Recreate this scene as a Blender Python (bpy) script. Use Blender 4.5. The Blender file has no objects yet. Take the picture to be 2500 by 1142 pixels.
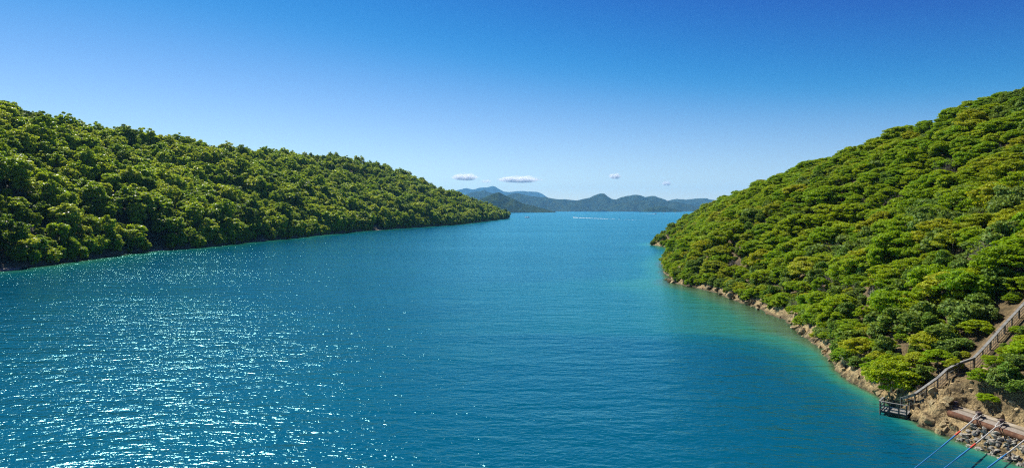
import bpy, math, random
import numpy as np
from mathutils import Vector, Matrix

# ------------------------------------------------------------------ camera, sky, sun, exposure
SC = bpy.context.scene
COL = SC.collection
F, CX, HY, CAMH = 1550.0, 1250.0, 513.0, 22.0          # focal length and horizon of the photograph, eye height above the water
cam_d = bpy.data.cameras.new('camera')
cam = bpy.data.objects.new('camera', cam_d)
COL.objects.link(cam)
cam.location = (0, 0, CAMH)
cam.rotation_euler = (math.radians(90), 0, 0)
cam_d.sensor_width = 36.0
cam_d.lens = 36.0 * F / 2500.0
cam_d.shift_y = -(571.0 - HY) / 2500.0
cam_d.clip_start = 0.5
cam_d.clip_end = 120000.0
SC.camera = cam

SUN_AZ, SUN_EL = math.radians(-38.0), math.radians(50.0)   # azimuth from the view direction (+Y), negative = to the left
SKY_CURVE = [(2.3, 2.30, 0.22, 0.74), (2.3, 1.50, 0.5, 0.94), (1.6, 1.10, 0.2, 1.0)]   # per channel: offset, gain, toe, power
world = bpy.data.worlds.new('World')
SC.world = world
world.use_nodes = True
wn = world.node_tree
wn.nodes.clear()
w_out = wn.nodes.new('ShaderNodeOutputWorld')
w_bg = wn.nodes.new('ShaderNodeBackground')
w_sky = wn.nodes.new('ShaderNodeTexSky')
w_sky.sky_type = 'NISHITA'
w_sky.sun_disc = False
w_sky.sun_elevation = SUN_EL
w_sky.sun_rotation = SUN_AZ
w_sky.altitude = 1500.0
w_sky.air_density = 1.0
w_sky.dust_density = 0.3
w_sky.ozone_density = 4.0
# deep, polarised blue: more contrast between the horizon and the sky above it, channel by channel, the same all round
w_sep = wn.nodes.new('ShaderNodeSeparateColor'); w_cmb = wn.nodes.new('ShaderNodeCombineColor')
wn.links.new(w_sky.outputs['Color'], w_sep.inputs[0])


def w_math(op, a, b):
    n = wn.nodes.new('ShaderNodeMath'); n.operation = op
    for i, val in enumerate((a, b)):
        if hasattr(val, 'node'): wn.links.new(val, n.inputs[i])
        else: n.inputs[i].default_value = val
    return n.outputs[0]


for ch, (sub, gain, toe, pw) in enumerate(SKY_CURVE):
    x = w_math('SUBTRACT', w_sep.outputs[ch], sub)
    root = w_math('SQRT', w_math('ADD', w_math('MULTIPLY', x, x), toe * toe), 0.0)
    wn.links.new(w_math('MULTIPLY', w_math('POWER', w_math('MULTIPLY', w_math('ADD', x, root), 0.5), pw), gain), w_cmb.inputs[ch])
wn.links.new(w_cmb.outputs[0], w_bg.inputs['Color'])
w_bg.inputs['Strength'].default_value = 0.08
wn.links.new(w_bg.outputs['Background'], w_out.inputs['Surface'])

sun_d = bpy.data.lights.new('sun', 'SUN')
sun_d.energy = 5.0
sun_d.angle = math.radians(0.5)
sun_d.color = (1.0, 0.95, 0.86)
sun = bpy.data.objects.new('sun', sun_d)
COL.objects.link(sun)
SV = Vector((math.sin(SUN_AZ) * math.cos(SUN_EL), math.cos(SUN_AZ) * math.cos(SUN_EL), math.sin(SUN_EL)))
sun.rotation_euler = SV.to_track_quat('Z', 'Y').to_euler()
sun.location = (-60, 60, 120)

SC.view_settings.view_transform = 'Standard'
SC.view_settings.look = 'None'
SC.view_settings.exposure = 0.7
SC.view_settings.gamma = 1.0
SC.view_settings.use_curve_mapping = False
SC.render.engine = 'CYCLES'
cy = SC.cycles
cy.max_bounces = 6
cy.diffuse_bounces = 2
cy.glossy_bounces = 2
cy.transmission_bounces = 3
cy.transparent_max_bounces = 8
cy.volume_bounces = 4
cy.sample_clamp_indirect = 0.8
cy.sample_clamp_direct = 0.0
cy.use_denoising = False
cy.use_adaptive_sampling = False
cy.filter_width = 1.2
cy.denoiser = 'OPENIMAGEDENOISE'
cy.denoising_input_passes = 'RGB_ALBEDO_NORMAL'

# ------------------------------------------------------------------ helpers
rng = np.random.default_rng(11)
random.seed(11)


def tag(o, label=None, cat=None, group=None, kind=None):
    if label: o['label'] = label
    if cat: o['category'] = cat
    if group: o['group'] = group
    if kind: o['kind'] = kind
    return o


def empty(name, loc=(0, 0, 0)):
    o = bpy.data.objects.new(name, None)
    o.location = loc
    COL.objects.link(o)
    return o


def mesh_np(name, v, f, mats=None, smooth=False, fmat=None):
    v = np.asarray(v, dtype=np.float32)
    me = bpy.data.meshes.new(name)
    if isinstance(f, np.ndarray) and f.ndim == 2:
        n, k = f.shape
        me.vertices.add(len(v)); me.vertices.foreach_set('co', v.ravel())
        me.loops.add(n * k); me.loops.foreach_set('vertex_index', f.astype(np.int32).ravel())
        me.polygons.add(n)
        me.polygons.foreach_set('loop_start', np.arange(0, n * k, k, dtype=np.int32))
        me.polygons.foreach_set('loop_total', np.full(n, k, dtype=np.int32))
        me.update(calc_edges=True)
    else:
        me.from_pydata(v.tolist(), [], [list(map(int, q)) for q in f])
    for m in (mats or []):
        me.materials.append(m)
    if fmat is not None:
        me.polygons.foreach_set('material_index', np.asarray(fmat, dtype=np.int32))
    if smooth:
        me.polygons.foreach_set('use_smooth', np.ones(len(me.polygons), dtype=bool))
    me.update()
    return me


def obj(name, me, parent=None):
    o = bpy.data.objects.new(name, me)
    COL.objects.link(o)
    if parent is not None:
        o.parent = parent
    return o


class MB:
    """collects boxes, bars and tubes into one mesh"""
    def __init__(s):
        s.v, s.f = [], []

    def add(s, v, f):
        n = len(s.v)
        s.v += [tuple(map(float, p)) for p in v]
        s.f += [tuple(int(i) + n for i in q) for q in f]
        return s

    def box(s, lo, hi):
        x0, y0, z0 = lo; x1, y1, z1 = hi
        return s.add([(x0, y0, z0), (x1, y0, z0), (x1, y1, z0), (x0, y1, z0), (x0, y0, z1), (x1, y0, z1), (x1, y1, z1), (x0, y1, z1)],
                     [(0, 3, 2, 1), (4, 5, 6, 7), (0, 1, 5, 4), (1, 2, 6, 5), (2, 3, 7, 6), (3, 0, 4, 7)])

    def bar(s, a, b, w, h, up=(0, 0, 1)):
        a, b = Vector(a), Vector(b)
        d = (b - a).normalized()
        side = d.cross(Vector(up))
        if side.length < 1e-4: side = d.cross(Vector((1, 0, 0)))
        side.normalize()
        u = side.cross(d).normalized()
        vs = []
        for p in (a, b):
            for sx, sz in ((-1, -1), (1, -1), (1, 1), (-1, 1)):
                vs.append(p + side * (sx * w / 2) + u * (sz * h / 2))
        return s.add(vs, [(0, 1, 2, 3), (7, 6, 5, 4), (0, 4, 5, 1), (1, 5, 6, 2), (2, 6, 7, 3), (3, 7, 4, 0)])

    def tube(s, pts, rad, n=6, cap=True):
        pts = [Vector(p) for p in pts]
        if not hasattr(rad, '__len__'): rad = [rad] * len(pts)
        vs = []
        ref = Vector((0.31, 0.17, 0.93)).normalized()
        for i, p in enumerate(pts):
            d = (pts[min(i + 1, len(pts) - 1)] - pts[max(i - 1, 0)]).normalized()
            a = d.cross(ref)
            if a.length < 0.05: a = d.cross(Vector((1, 0, 0)))
            a.normalize(); b = d.cross(a)
            for k in range(n):
                t = 2 * math.pi * k / n
                vs.append(p + (a * math.cos(t) + b * math.sin(t)) * rad[i])
        fs = []
        for i in range(len(pts) - 1):
            for k in range(n):
                k2 = (k + 1) % n
                fs.append((i * n + k, i * n + k2, (i + 1) * n + k2, (i + 1) * n + k))
        if cap:
            fs.append(tuple(range(n - 1, -1, -1)))
            fs.append(tuple(range((len(pts) - 1) * n, len(pts) * n)))
        return s.add(vs, fs)

    def lathe(s, prof, c=(0, 0, 0), n=16):
        vs, fs = [], []
        for r, z in prof:
            for k in range(n):
                t = 2 * math.pi * k / n
                vs.append((c[0] + r * math.cos(t), c[1] + r * math.sin(t), c[2] + z))
        for i in range(len(prof) - 1):
            for k in range(n):
                k2 = (k + 1) % n
                fs.append((i * n + k, i * n + k2, (i + 1) * n + k2, (i + 1) * n + k))
        fs.append(tuple(range(n - 1, -1, -1)))
        fs.append(tuple(range((len(prof) - 1) * n, len(prof) * n)))
        return s.add(vs, fs)

    def build(s, name, mat, parent=None, smooth=False):
        return obj(name, mesh_np(name, s.v, s.f, [mat], smooth), parent)


def hash2(a, b, seed):
    n = (a.astype(np.int64) * 374761393 + b.astype(np.int64) * 668265263 + seed * 1442695041) & 0xffffffff
    n = ((n ^ (n >> 13)) * 1274126177) & 0xffffffff
    return ((n ^ (n >> 16)) & 0xffff) / 65535.0


def vnoise(x, y, seed=0):
    x = np.asarray(x, float); y = np.asarray(y, float)
    xi, yi = np.floor(x), np.floor(y)
    u, v = x - xi, y - yi
    u = u * u * (3 - 2 * u); v = v * v * (3 - 2 * v)
    a, b = hash2(xi, yi, seed), hash2(xi + 1, yi, seed)
    c, d = hash2(xi, yi + 1, seed), hash2(xi + 1, yi + 1, seed)
    return (a * (1 - u) + b * u) * (1 - v) + (c * (1 - u) + d * u) * v


def fbm(x, y, seed=0, o=4):
    s, a, t = 0.0, 1.0, 0.0
    for i in range(o):
        s = s + a * vnoise(np.asarray(x) * 2 ** i, np.asarray(y) * 2 ** i, seed + i * 7)
        t += a; a *= 0.5
    return s / t


def cells(x, y, seed=0):
    """cellular noise: (F1, F2, id of the nearest cell)"""
    x = np.asarray(x, float); y = np.asarray(y, float)
    xi, yi = np.floor(x), np.floor(y)
    f1 = np.full(x.shape, 9.0); f2 = np.full(x.shape, 9.0); cid = np.zeros(x.shape)
    for dx in (-1, 0, 1):
        for dy in (-1, 0, 1):
            a, b = xi + dx, yi + dy
            px, py = a + hash2(a, b, seed), b + hash2(a, b, seed + 5)
            d = np.hypot(px - x, py - y)
            near = d < f1
            f2 = np.where(near, f1, np.minimum(f2, d))
            cid = np.where(near, hash2(a, b, seed + 9), cid)
            f1 = np.where(near, d, f1)
    return f1, f2, cid


def sstep(a, b, x):
    t = np.clip((np.asarray(x, float) - a) / (b - a), 0, 1)
    return t * t * (3 - 2 * t)


# ------------------------------------------------------------------ materials
def new_mat(name):
    m = bpy.data.materials.new(name)
    m.use_nodes = True
    nt = m.node_tree
    nt.nodes.clear()
    out = nt.nodes.new('ShaderNodeOutputMaterial')
    return m, nt, out


def N(nt, t, **kw):
    n = nt.nodes.new(t)
    for k, v in kw.items():
        if k in n.inputs: n.inputs[k].default_value = v
        else: setattr(n, k, v)
    return n


def ramp(nt, fac, stops):
    r = nt.nodes.new('ShaderNodeValToRGB')
    e = r.color_ramp.elements
    while len(e) < len(stops): e.new(0.5)
    for i, (p, c) in enumerate(stops):
        e[i].position = p
        e[i].color = (*c, 1) if len(c) == 3 else c
    if fac is not None: nt.links.new(fac, r.inputs['Fac'])
    return r


def mixc(nt, fac, a, b, mode='MIX'):
    m = nt.nodes.new('ShaderNodeMix')
    m.data_type = 'RGBA'; m.blend_type = mode
    for sock, val in ((m.inputs[0], fac), (m.inputs[6], a), (m.inputs[7], b)):
        if hasattr(val, 'node'): nt.links.new(val, sock)
        elif isinstance(val, (int, float)): sock.default_value = val
        else: sock.default_value = (*val, 1)
    return m.outputs[2]


def math_n(nt, op, a, b=None, c=None):
    m = nt.nodes.new('ShaderNodeMath'); m.operation = op
    for i, val in enumerate((a, b, c)):
        if val is None: continue
        if hasattr(val, 'node'): nt.links.new(val, m.inputs[i])
        else: m.inputs[i].default_value = val
    return m.outputs[0]


def leaf_mat(name, cols, trans=0.35, rough=0.45, spec=0.35, tcol=None):
    """foliage: colour varies from plant to plant and from spray to spray, leaves let some light through"""
    m, nt, out = new_mat(name)
    oi = N(nt, 'ShaderNodeObjectInfo')
    geo = N(nt, 'ShaderNodeNewGeometry')
    rp = ramp(nt, oi.outputs['Random'], [(i / max(1, len(cols) - 1), c) for i, c in enumerate(cols)])
    # each leaf spray is its own island
    v = math_n(nt, 'MULTIPLY_ADD', geo.outputs['Random Per Island'], 0.7, 0.65)
    col = mixc(nt, 1.0, rp.outputs['Color'], (1, 1, 1), 'MULTIPLY')
    hsv = N(nt, 'ShaderNodeHueSaturation')
    nt.links.new(col, hsv.inputs['Color']); nt.links.new(v, hsv.inputs['Value'])
    b = N(nt, 'ShaderNodeBsdfPrincipled', Roughness=rough)
    b.inputs['Specular IOR Level'].default_value = spec
    nt.links.new(hsv.outputs['Color'], b.inputs['Base Color'])
    t = N(nt, 'ShaderNodeBsdfTranslucent')
    tc = mixc(nt, 1.0, hsv.outputs['Color'], tcol or (1.5, 1.35, 0.5), 'MULTIPLY')
    nt.links.new(tc, t.inputs['Color'])
    mx = N(nt, 'ShaderNodeMixShader', Fac=trans)
    nt.links.new(b.outputs[0], mx.inputs[1]); nt.links.new(t.outputs[0], mx.inputs[2])
    nt.links.new(mx.outputs[0], out.inputs['Surface'])
    return m


def noise_mat(name, c1, c2, scale=4.0, rough=0.8, bump=0.3, c3=None, dist=0.05, detail=8, metallic=0.0, stretch=None, spec=0.3, obj_rand=0.0):
    m, nt, out = new_mat(name)
    tc = N(nt, 'ShaderNodeTexCoord')
    src = tc.outputs['Object']
    if stretch:
        mp = N(nt, 'ShaderNodeMapping'); mp.inputs['Scale'].default_value = stretch
        nt.links.new(src, mp.inputs['Vector']); src = mp.outputs['Vector']
    n1 = N(nt, 'ShaderNodeTexNoise', Scale=scale, Detail=detail, Roughness=0.65)
    nt.links.new(src, n1.inputs['Vector'])
    stops = [(0.32, c1), (0.68, c2)] if c3 is None else [(0.3, c1), (0.5, c2), (0.68, c3)]
    rp = ramp(nt, n1.outputs['Fac'], stops)
    col = rp.outputs['Color']
    if obj_rand:
        oi = N(nt, 'ShaderNodeObjectInfo')
        hsv = N(nt, 'ShaderNodeHueSaturation')
        nt.links.new(math_n(nt, 'MULTIPLY_ADD', oi.outputs['Random'], obj_rand, 1 - obj_rand / 2), hsv.inputs['Value'])
        nt.links.new(col, hsv.inputs['Color']); col = hsv.outputs['Color']
    b = N(nt, 'ShaderNodeBsdfPrincipled', Roughness=rough, Metallic=metallic)
    b.inputs['Specular IOR Level'].default_value = spec
    nt.links.new(col, b.inputs['Base Color'])
    if bump:
        n2 = N(nt, 'ShaderNodeTexNoise', Scale=scale * 3, Detail=6, Roughness=0.6)
        nt.links.new(src, n2.inputs['Vector'])
        bp = N(nt, 'ShaderNodeBump', Strength=bump, Distance=dist)
        nt.links.new(n2.outputs['Fac'], bp.inputs['Height'])
        nt.links.new(bp.outputs['Normal'], b.inputs['Normal'])
    nt.links.new(b.outputs[0], out.inputs['Surface'])
    return m


M = {}
M['kanuka'] = leaf_mat('leaf_bright', [(0.18, 0.325, 0.006), (0.24, 0.37, 0.006), (0.30, 0.39, 0.008), (0.21, 0.335, 0.007)], 0.36, 0.55, 0.15)
M['olive'] = leaf_mat('leaf_olive', [(0.28, 0.35, 0.010), (0.36, 0.39, 0.016), (0.25, 0.33, 0.015)], 0.30, 0.6, 0.15)
M['broad'] = leaf_mat('leaf_grey_green', [(0.14, 0.245, 0.03), (0.19, 0.275, 0.06), (0.17, 0.26, 0.018)], 0.26, 0.6, 0.12)
M['bush'] = leaf_mat('leaf_bush', [(0.11, 0.20, 0.014), (0.28, 0.415, 0.020), (0.40, 0.49, 0.055), (0.29, 0.43, 0.016), (0.21, 0.35, 0.018), (0.38, 0.47, 0.03)], 0.46, 0.42, 0.45)
M['lush'] = leaf_mat('leaf_lush', [(0.19, 0.31, 0.015), (0.24, 0.33, 0.02)], 0.42, 0.5, 0.2)
M['conifer'] = leaf_mat('leaf_conifer', [(0.035, 0.070, 0.014), (0.045, 0.075, 0.014)], 0.15, 0.5, 0.3)
M['twig'] = noise_mat('grey_twig', (0.16, 0.13, 0.11), (0.32, 0.28, 0.25), 3.0, 0.9, 0.0)
M['bark'] = noise_mat('bark', (0.07, 0.05, 0.035), (0.16, 0.12, 0.09), 5.0, 0.9, 0.3)

# ------------------------------------------------------------------ the lie of the land
# right hillside: shore and ridge as functions of Y
RS_Y = [-60, 20, 45, 54, 57.6, 60.4, 64.7, 67.5, 72, 75, 81, 88, 101, 119, 133, 150, 169, 185, 193, 210, 249, 268, 300, 344, 380, 401, 415, 430, 445, 470, 520]
RS_X = [62, 50, 46, 44, 43.5, 42.5, 42.2, 42.6, 43.2, 43.8, 43.4, 45, 49.5, 54, 55.6, 56, 55.3, 51, 48.8, 52, 59, 63, 74, 90, 92, 88.5, 91, 100, 116, 160, 260]
RR_Y = [-60, 60, 120, 181, 215, 250, 330, 420, 440, 520]
RR_X = [250, 200, 172, 147, 139, 121, 128, 137, 150, 330]
RR_Z = [95, 82, 67, 54.5, 47.5, 37.8, 32, 24.5, 22, 15]
# left hillside
LS_Y = [-50, 60, 150, 232, 249, 287, 344, 367, 461, 656, 793, 1003, 1400, 1690, 1712, 1760, 1850, 2000]
LS_X = [-235, -222, -203, -187, -186, -194, -198, -186, -178, -161, -128, -78, -36, -11, -22, -90, -260, -600]
LR_Y = [-50, 300, 450, 516, 600, 750, 917, 1137, 1284, 1340, 1430, 1520, 1620, 1700, 1850, 2000]
LR_X = [-400, -372, -365, -363, -361, -363, -355, -330, -290, -259, -186, -138, -74, -40, -420, -800]
LR_Z = [96, 96, 92, 88, 87, 91, 98, 113, 107, 85, 66, 49, 26, 10, 10, 10]

LEDGE_A = np.array([44.05, 64.2]); LEDGE_B = np.array([47.6, 49.0])       # outer edge of the concrete mooring ledge
LDIR = (LEDGE_B - LEDGE_A) / np.linalg.norm(LEDGE_B - LEDGE_A)
LNRM = np.array([-LDIR[1], LDIR[0]])                                    # inland
LEDGE_LEN = float(np.linalg.norm(LEDGE_B - LEDGE_A))


def ledge_sr(X, Y):
    return (X - LEDGE_A[0]) * LDIR[0] + (Y - LEDGE_A[1]) * LDIR[1], (X - LEDGE_A[0]) * LNRM[0] + (Y - LEDGE_A[1]) * LNRM[1]


def shoreR(Y):
    return np.interp(Y, RS_Y, RS_X) + (fbm(np.asarray(Y) / 9.0, 0 * np.asarray(Y) + 3.3, 3, 3) - 0.5) * np.interp(Y, [60, 90, 400], [0.8, 2.2, 6])


def shoreL(Y):
    return np.interp(Y, LS_Y, LS_X) + (fbm(np.asarray(Y) / 38.0, 0 * np.asarray(Y) + 1.3, 23, 3) - 0.5) * 16


def heightR(X, Y, relief=True):
    xs = shoreR(Y)
    d = X - xs
    w = np.maximum(np.interp(Y, RR_Y, RR_X) - xs, 20)
    zr = np.interp(Y, RR_Y, RR_Z)
    t = d / w
    tl = np.clip(t, 0, 1)
    z = zr * (1.14 * tl - 0.14 * tl * tl)
    z = np.where(t > 1, zr * (1 - 0.45 * (t - 1) - 0.5 * np.clip(t - 1, 0, 1) ** 2), z)
    z = z + 0.5 * sstep(0, 1.4, d)
    if relief:
        z = z + np.minimum(7.0, 0.11 * zr) * 4 * tl * (1 - tl) * (fbm(Y / 34.0 + d / 90.0, d / 70.0, 41, 3) - 0.5) * 2
        rough = sstep(-1.5, 0.5, d) * (1 - sstep(4.5, 9, d))
        ls_, lr_ = ledge_sr(X, Y)
        rough = np.maximum(rough, 1.35 * sstep(-7, -4, ls_) * (1 - sstep(7, 10, lr_)) * sstep(2.0, 3.0, np.where(ls_ < 0, 4.0, lr_)))
        f1, f2, cid = cells(X / 1.7 + 0.25 * Y, Y / 1.3, 77)
        g1, g2, gid = cells(X / 0.75, Y / 0.65 + 0.2 * X, 78)
        z = z + rough * ((cid - 0.45) * 0.75 + np.minimum(f2 - f1, 0.3) * 0.7 + (gid - 0.5) * 0.28 + np.minimum(g2 - g1, 0.3) * 0.35)
    slope = np.interp(Y, [60, 80, 100, 115, 190, 215], [1.6, 1.2, 0.42, 0.12, 0.13, 0.35])
    z = np.where(d < 0, np.maximum(z + slope * d, -9), z)
    # cut for the mooring ledge
    s, r = ledge_sr(X, Y)
    on = sstep(-1.2, 0.0, s)
    cut = np.where(r < 2.05, np.minimum(z, 1.45 + 0.0 * z), np.minimum(z + 0.6, 1.45 + (r - 2.05) * 1.7))
    cut = np.where(r < 0, np.minimum(z, 1.45 + r * 0.72), cut)
    z = z * (1 - on) + np.where((r > -6) & (r < 8), cut, z) * on
    return z


def heightL(X, Y, relief=True):
    xs = shoreL(Y)
    d = xs - X
    w = np.maximum(xs - np.interp(Y, LR_Y, LR_X), 25)
    zr = np.interp(Y, LR_Y, LR_Z)
    t = d / w
    tl = np.clip(t, 0, 1)
    z = zr * (1.30 * tl - 0.30 * tl * tl)
    z = np.where(t > 1, zr * (1 - 0.35 * (t - 1) - 0.4 * np.clip(t - 1, 0, 1) ** 2), z)
    z = z + 1.0 * sstep(0, 4, d)
    if relief:
        spur = np.abs((fbm(Y / 130.0 + d / 260.0, d / 330.0 + 4.2, 61, 3) - 0.5) * 2)
        z = z + np.minimum(22, 0.24 * zr) * (4 * tl * (1 - tl)) * (0.38 - spur * 1.6)
        z = z + 4.0 * sstep(0, .1, tl) * (fbm(X / 40.0, Y / 40.0, 65, 2) - 0.5)
    z = np.where(d < 0, np.maximum(z + 0.22 * d, -9), z)
    return z


def height(X, Y):
    X = np.asarray(X, float); Y = np.asarray(Y, float)
    return np.maximum(heightR(X, Y), heightL(X, Y))


def at(px, py, z):
    """the point at height z seen at a pixel of the photograph"""
    Y = (CAMH - z) * F / (py - HY)
    return Vector(((px - CX) / F * Y, Y, z))


def at_depth(px, py, Y):
    return Vector(((px - CX) / F * Y, Y, CAMH - (py - HY) / F * Y))


def hit(px, py, lift=0.0):
    """where the line of sight through a pixel meets the land"""
    Y = np.concatenate([np.arange(40, 200, 0.15), np.arange(200, 2000, 1.0)])
    X = (px - CX) / F * Y
    Z = CAMH - (py - HY) / F * Y
    below = np.nonzero(Z < height(X, Y) + lift)[0]
    i = int(below[0]) if len(below) else len(Y) - 1
    return Vector((float(X[i]), float(Y[i]), float(height(X[i:i + 1], Y[i:i + 1])[0])))


def grid_faces(nr, nc):
    i = np.arange((nr - 1) * nc).reshape(nr - 1, nc)[:, :-1].ravel()
    return np.stack([i, i + 1, i + nc + 1, i + nc], axis=1)


# land material: leaf litter and soil under the trees, tan rock at the shore, weathered stain at the tide line
def land_material(name, rock1, rock2, soil1, soil2, lo, hi):
    m, nt, out = new_mat(name)
    tc = N(nt, 'ShaderNodeTexCoord')
    sep = N(nt, 'ShaderNodeSeparateXYZ'); nt.links.new(tc.outputs['Object'], sep.inputs[0])
    n1 = N(nt, 'ShaderNodeTexNoise', Scale=0.9, Detail=10, Roughness=0.7); nt.links.new(tc.outputs['Object'], n1.inputs['Vector'])
    n2 = N(nt, 'ShaderNodeTexNoise', Scale=0.22, Detail=6, Roughness=0.6); nt.links.new(tc.outputs['Object'], n2.inputs['Vector'])
    v1 = N(nt, 'ShaderNodeTexVoronoi', Scale=1.6, feature='DISTANCE_TO_EDGE'); nt.links.new(tc.outputs['Object'], v1.inputs['Vector'])
    rk = ramp(nt, n1.outputs['Fac'], [(0.38, tuple(c * 0.6 for c in rock1)), (0.5, rock2), (0.62, tuple(min(1, c * 1.45) for c in rock2))])
    sl = ramp(nt, n1.outputs['Fac'], [(0.35, soil1), (0.65, soil2)])
    crack = math_n(nt, 'SMOOTHSTEP' if False else 'LESS_THAN', v1.outputs['Distance'], 0.035)
    rk_c = mixc(nt, math_n(nt, 'MULTIPLY', crack, 0.6), rk.outputs['Color'], tuple(c * 0.35 for c in rock1))
    hgt = math_n(nt, 'MULTIPLY_ADD', n2.outputs['Fac'], 3.0, sep.outputs['Z'])
    mr = N(nt, 'ShaderNodeMapRange'); mr.inputs['From Min'].default_value = lo; mr.inputs['From Max'].default_value = hi
    nt.links.new(hgt, mr.inputs['Value'])
    col = mixc(nt, mr.outputs['Result'], rk_c, sl.outputs['Color'])
    wet = N(nt, 'ShaderNodeMapRange'); wet.inputs['From Min'].default_value = 0.5; wet.inputs['From Max'].default_value = 0.05
    nt.links.new(math_n(nt, 'MULTIPLY_ADD', n1.outputs['Fac'], 0.4, math_n(nt, 'SUBTRACT', sep.outputs['Z'], 0.2)), wet.inputs['Value'])
    col = mixc(nt, math_n(nt, 'MULTIPLY', wet.outputs['Result'], 0.8), col, (0.055, 0.048, 0.026))
    bed = N(nt, 'ShaderNodeMapRange'); bed.inputs['From Min'].default_value = -0.15; bed.inputs['From Max'].default_value = -0.5
    nt.links.new(sep.outputs['Z'], bed.inputs['Value'])
    sandc = ramp(nt, n2.outputs['Fac'], [(0.4, (0.22, 0.20, 0.11)), (0.6, (0.42, 0.37, 0.22))])
    col = mixc(nt, bed.outputs['Result'], col, sandc.outputs['Color'])
    b = N(nt, 'ShaderNodeBsdfPrincipled', Roughness=0.85)
    b.inputs['Specular IOR Level'].default_value = 0.25
    nt.links.new(col, b.inputs['Base Color'])
    bp = N(nt, 'ShaderNodeBump', Strength=1.0, Distance=0.5)
    n3 = N(nt, 'ShaderNodeTexNoise', Scale=2.4, Detail=8, Roughness=0.65); nt.links.new(tc.outputs['Object'], n3.inputs['Vector'])
    nt.links.new(n3.outputs['Fac'], bp.inputs['Height'])
    nt.links.new(bp.outputs['Normal'], b.inputs['Normal'])
    nt.links.new(b.outputs[0], out.inputs['Surface'])
    return m


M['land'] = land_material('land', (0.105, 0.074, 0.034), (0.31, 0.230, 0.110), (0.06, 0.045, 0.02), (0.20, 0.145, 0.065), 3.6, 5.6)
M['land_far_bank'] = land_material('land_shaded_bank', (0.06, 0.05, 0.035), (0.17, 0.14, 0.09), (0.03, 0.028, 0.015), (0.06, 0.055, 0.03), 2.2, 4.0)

# right hillside
ys = np.unique(np.concatenate([np.arange(-60, 44, 4.0), np.arange(44, 112, 0.35), np.arange(112, 200, 0.9), np.arange(200, 520.1, 2.5)]))
ds = np.unique(np.concatenate([np.arange(-70, -12, 6.0), np.arange(-12, -2, 0.8), np.arange(-2, 12, 0.3), np.arange(12, 30, 1.0), np.arange(30, 240, 4.0)]))
YY, DD = np.meshgrid(ys, ds, indexing='ij')
XX = shoreR(YY) + DD
ZZ = heightR(XX, YY)
hr = obj('hillside', mesh_np('hillside', np.stack([XX, YY, ZZ], -1).reshape(-1, 3), grid_faces(*XX.shape), [M['land']]))
tag(hr, kind='structure')
# left hillside
ys = np.unique(np.concatenate([np.arange(-50, 200, 10.0), np.arange(200, 520, 2.0), np.arange(520, 2000, 6.0)]))
ds = np.unique(np.concatenate([np.arange(-50, -4, 6.0), np.arange(-4, 12, 0.8), np.arange(12, 400, 5.0)]))
YY, DD = np.meshgrid(ys, ds, indexing='ij')
XX = shoreL(YY) - DD
ZZ = heightL(XX, YY)
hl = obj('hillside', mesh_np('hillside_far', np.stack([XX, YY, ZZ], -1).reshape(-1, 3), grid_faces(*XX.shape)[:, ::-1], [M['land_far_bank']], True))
tag(hl, kind='structure')

M['sand'] = noise_mat('pale_sand', (0.26, 0.21, 0.15), (0.42, 0.36, 0.27), 0.8, 0.9, 0.3)
BEACH = [(222, 243), (341, 353), (455, 466), (700, 716)]
for b0, b1 in BEACH:
    yb = np.linspace(b0, b1, 24)
    sec = np.array([-4, -2, -0.5, 1, 3, 5, 6.5])
    YB, SB = np.meshgrid(yb, sec, indexing='ij')
    taper = np.sin(np.pi * (YB - b0) / (b1 - b0)) ** 0.5
    XB = shoreL(YB) + 2.5 * taper - SB * (0.3 + 0.7 * taper)
    ZB = -0.3 + 0.16 * (SB + 2.5) * taper + 0.02
    ZB = np.where(SB < -3, -0.9, ZB)
    tag(obj('beach', mesh_np('beach', np.stack([XB, YB, ZB], -1).reshape(-1, 3), grid_faces(*XB.shape)[:, ::-1], [M['sand']], True)), kind='structure')

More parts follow.
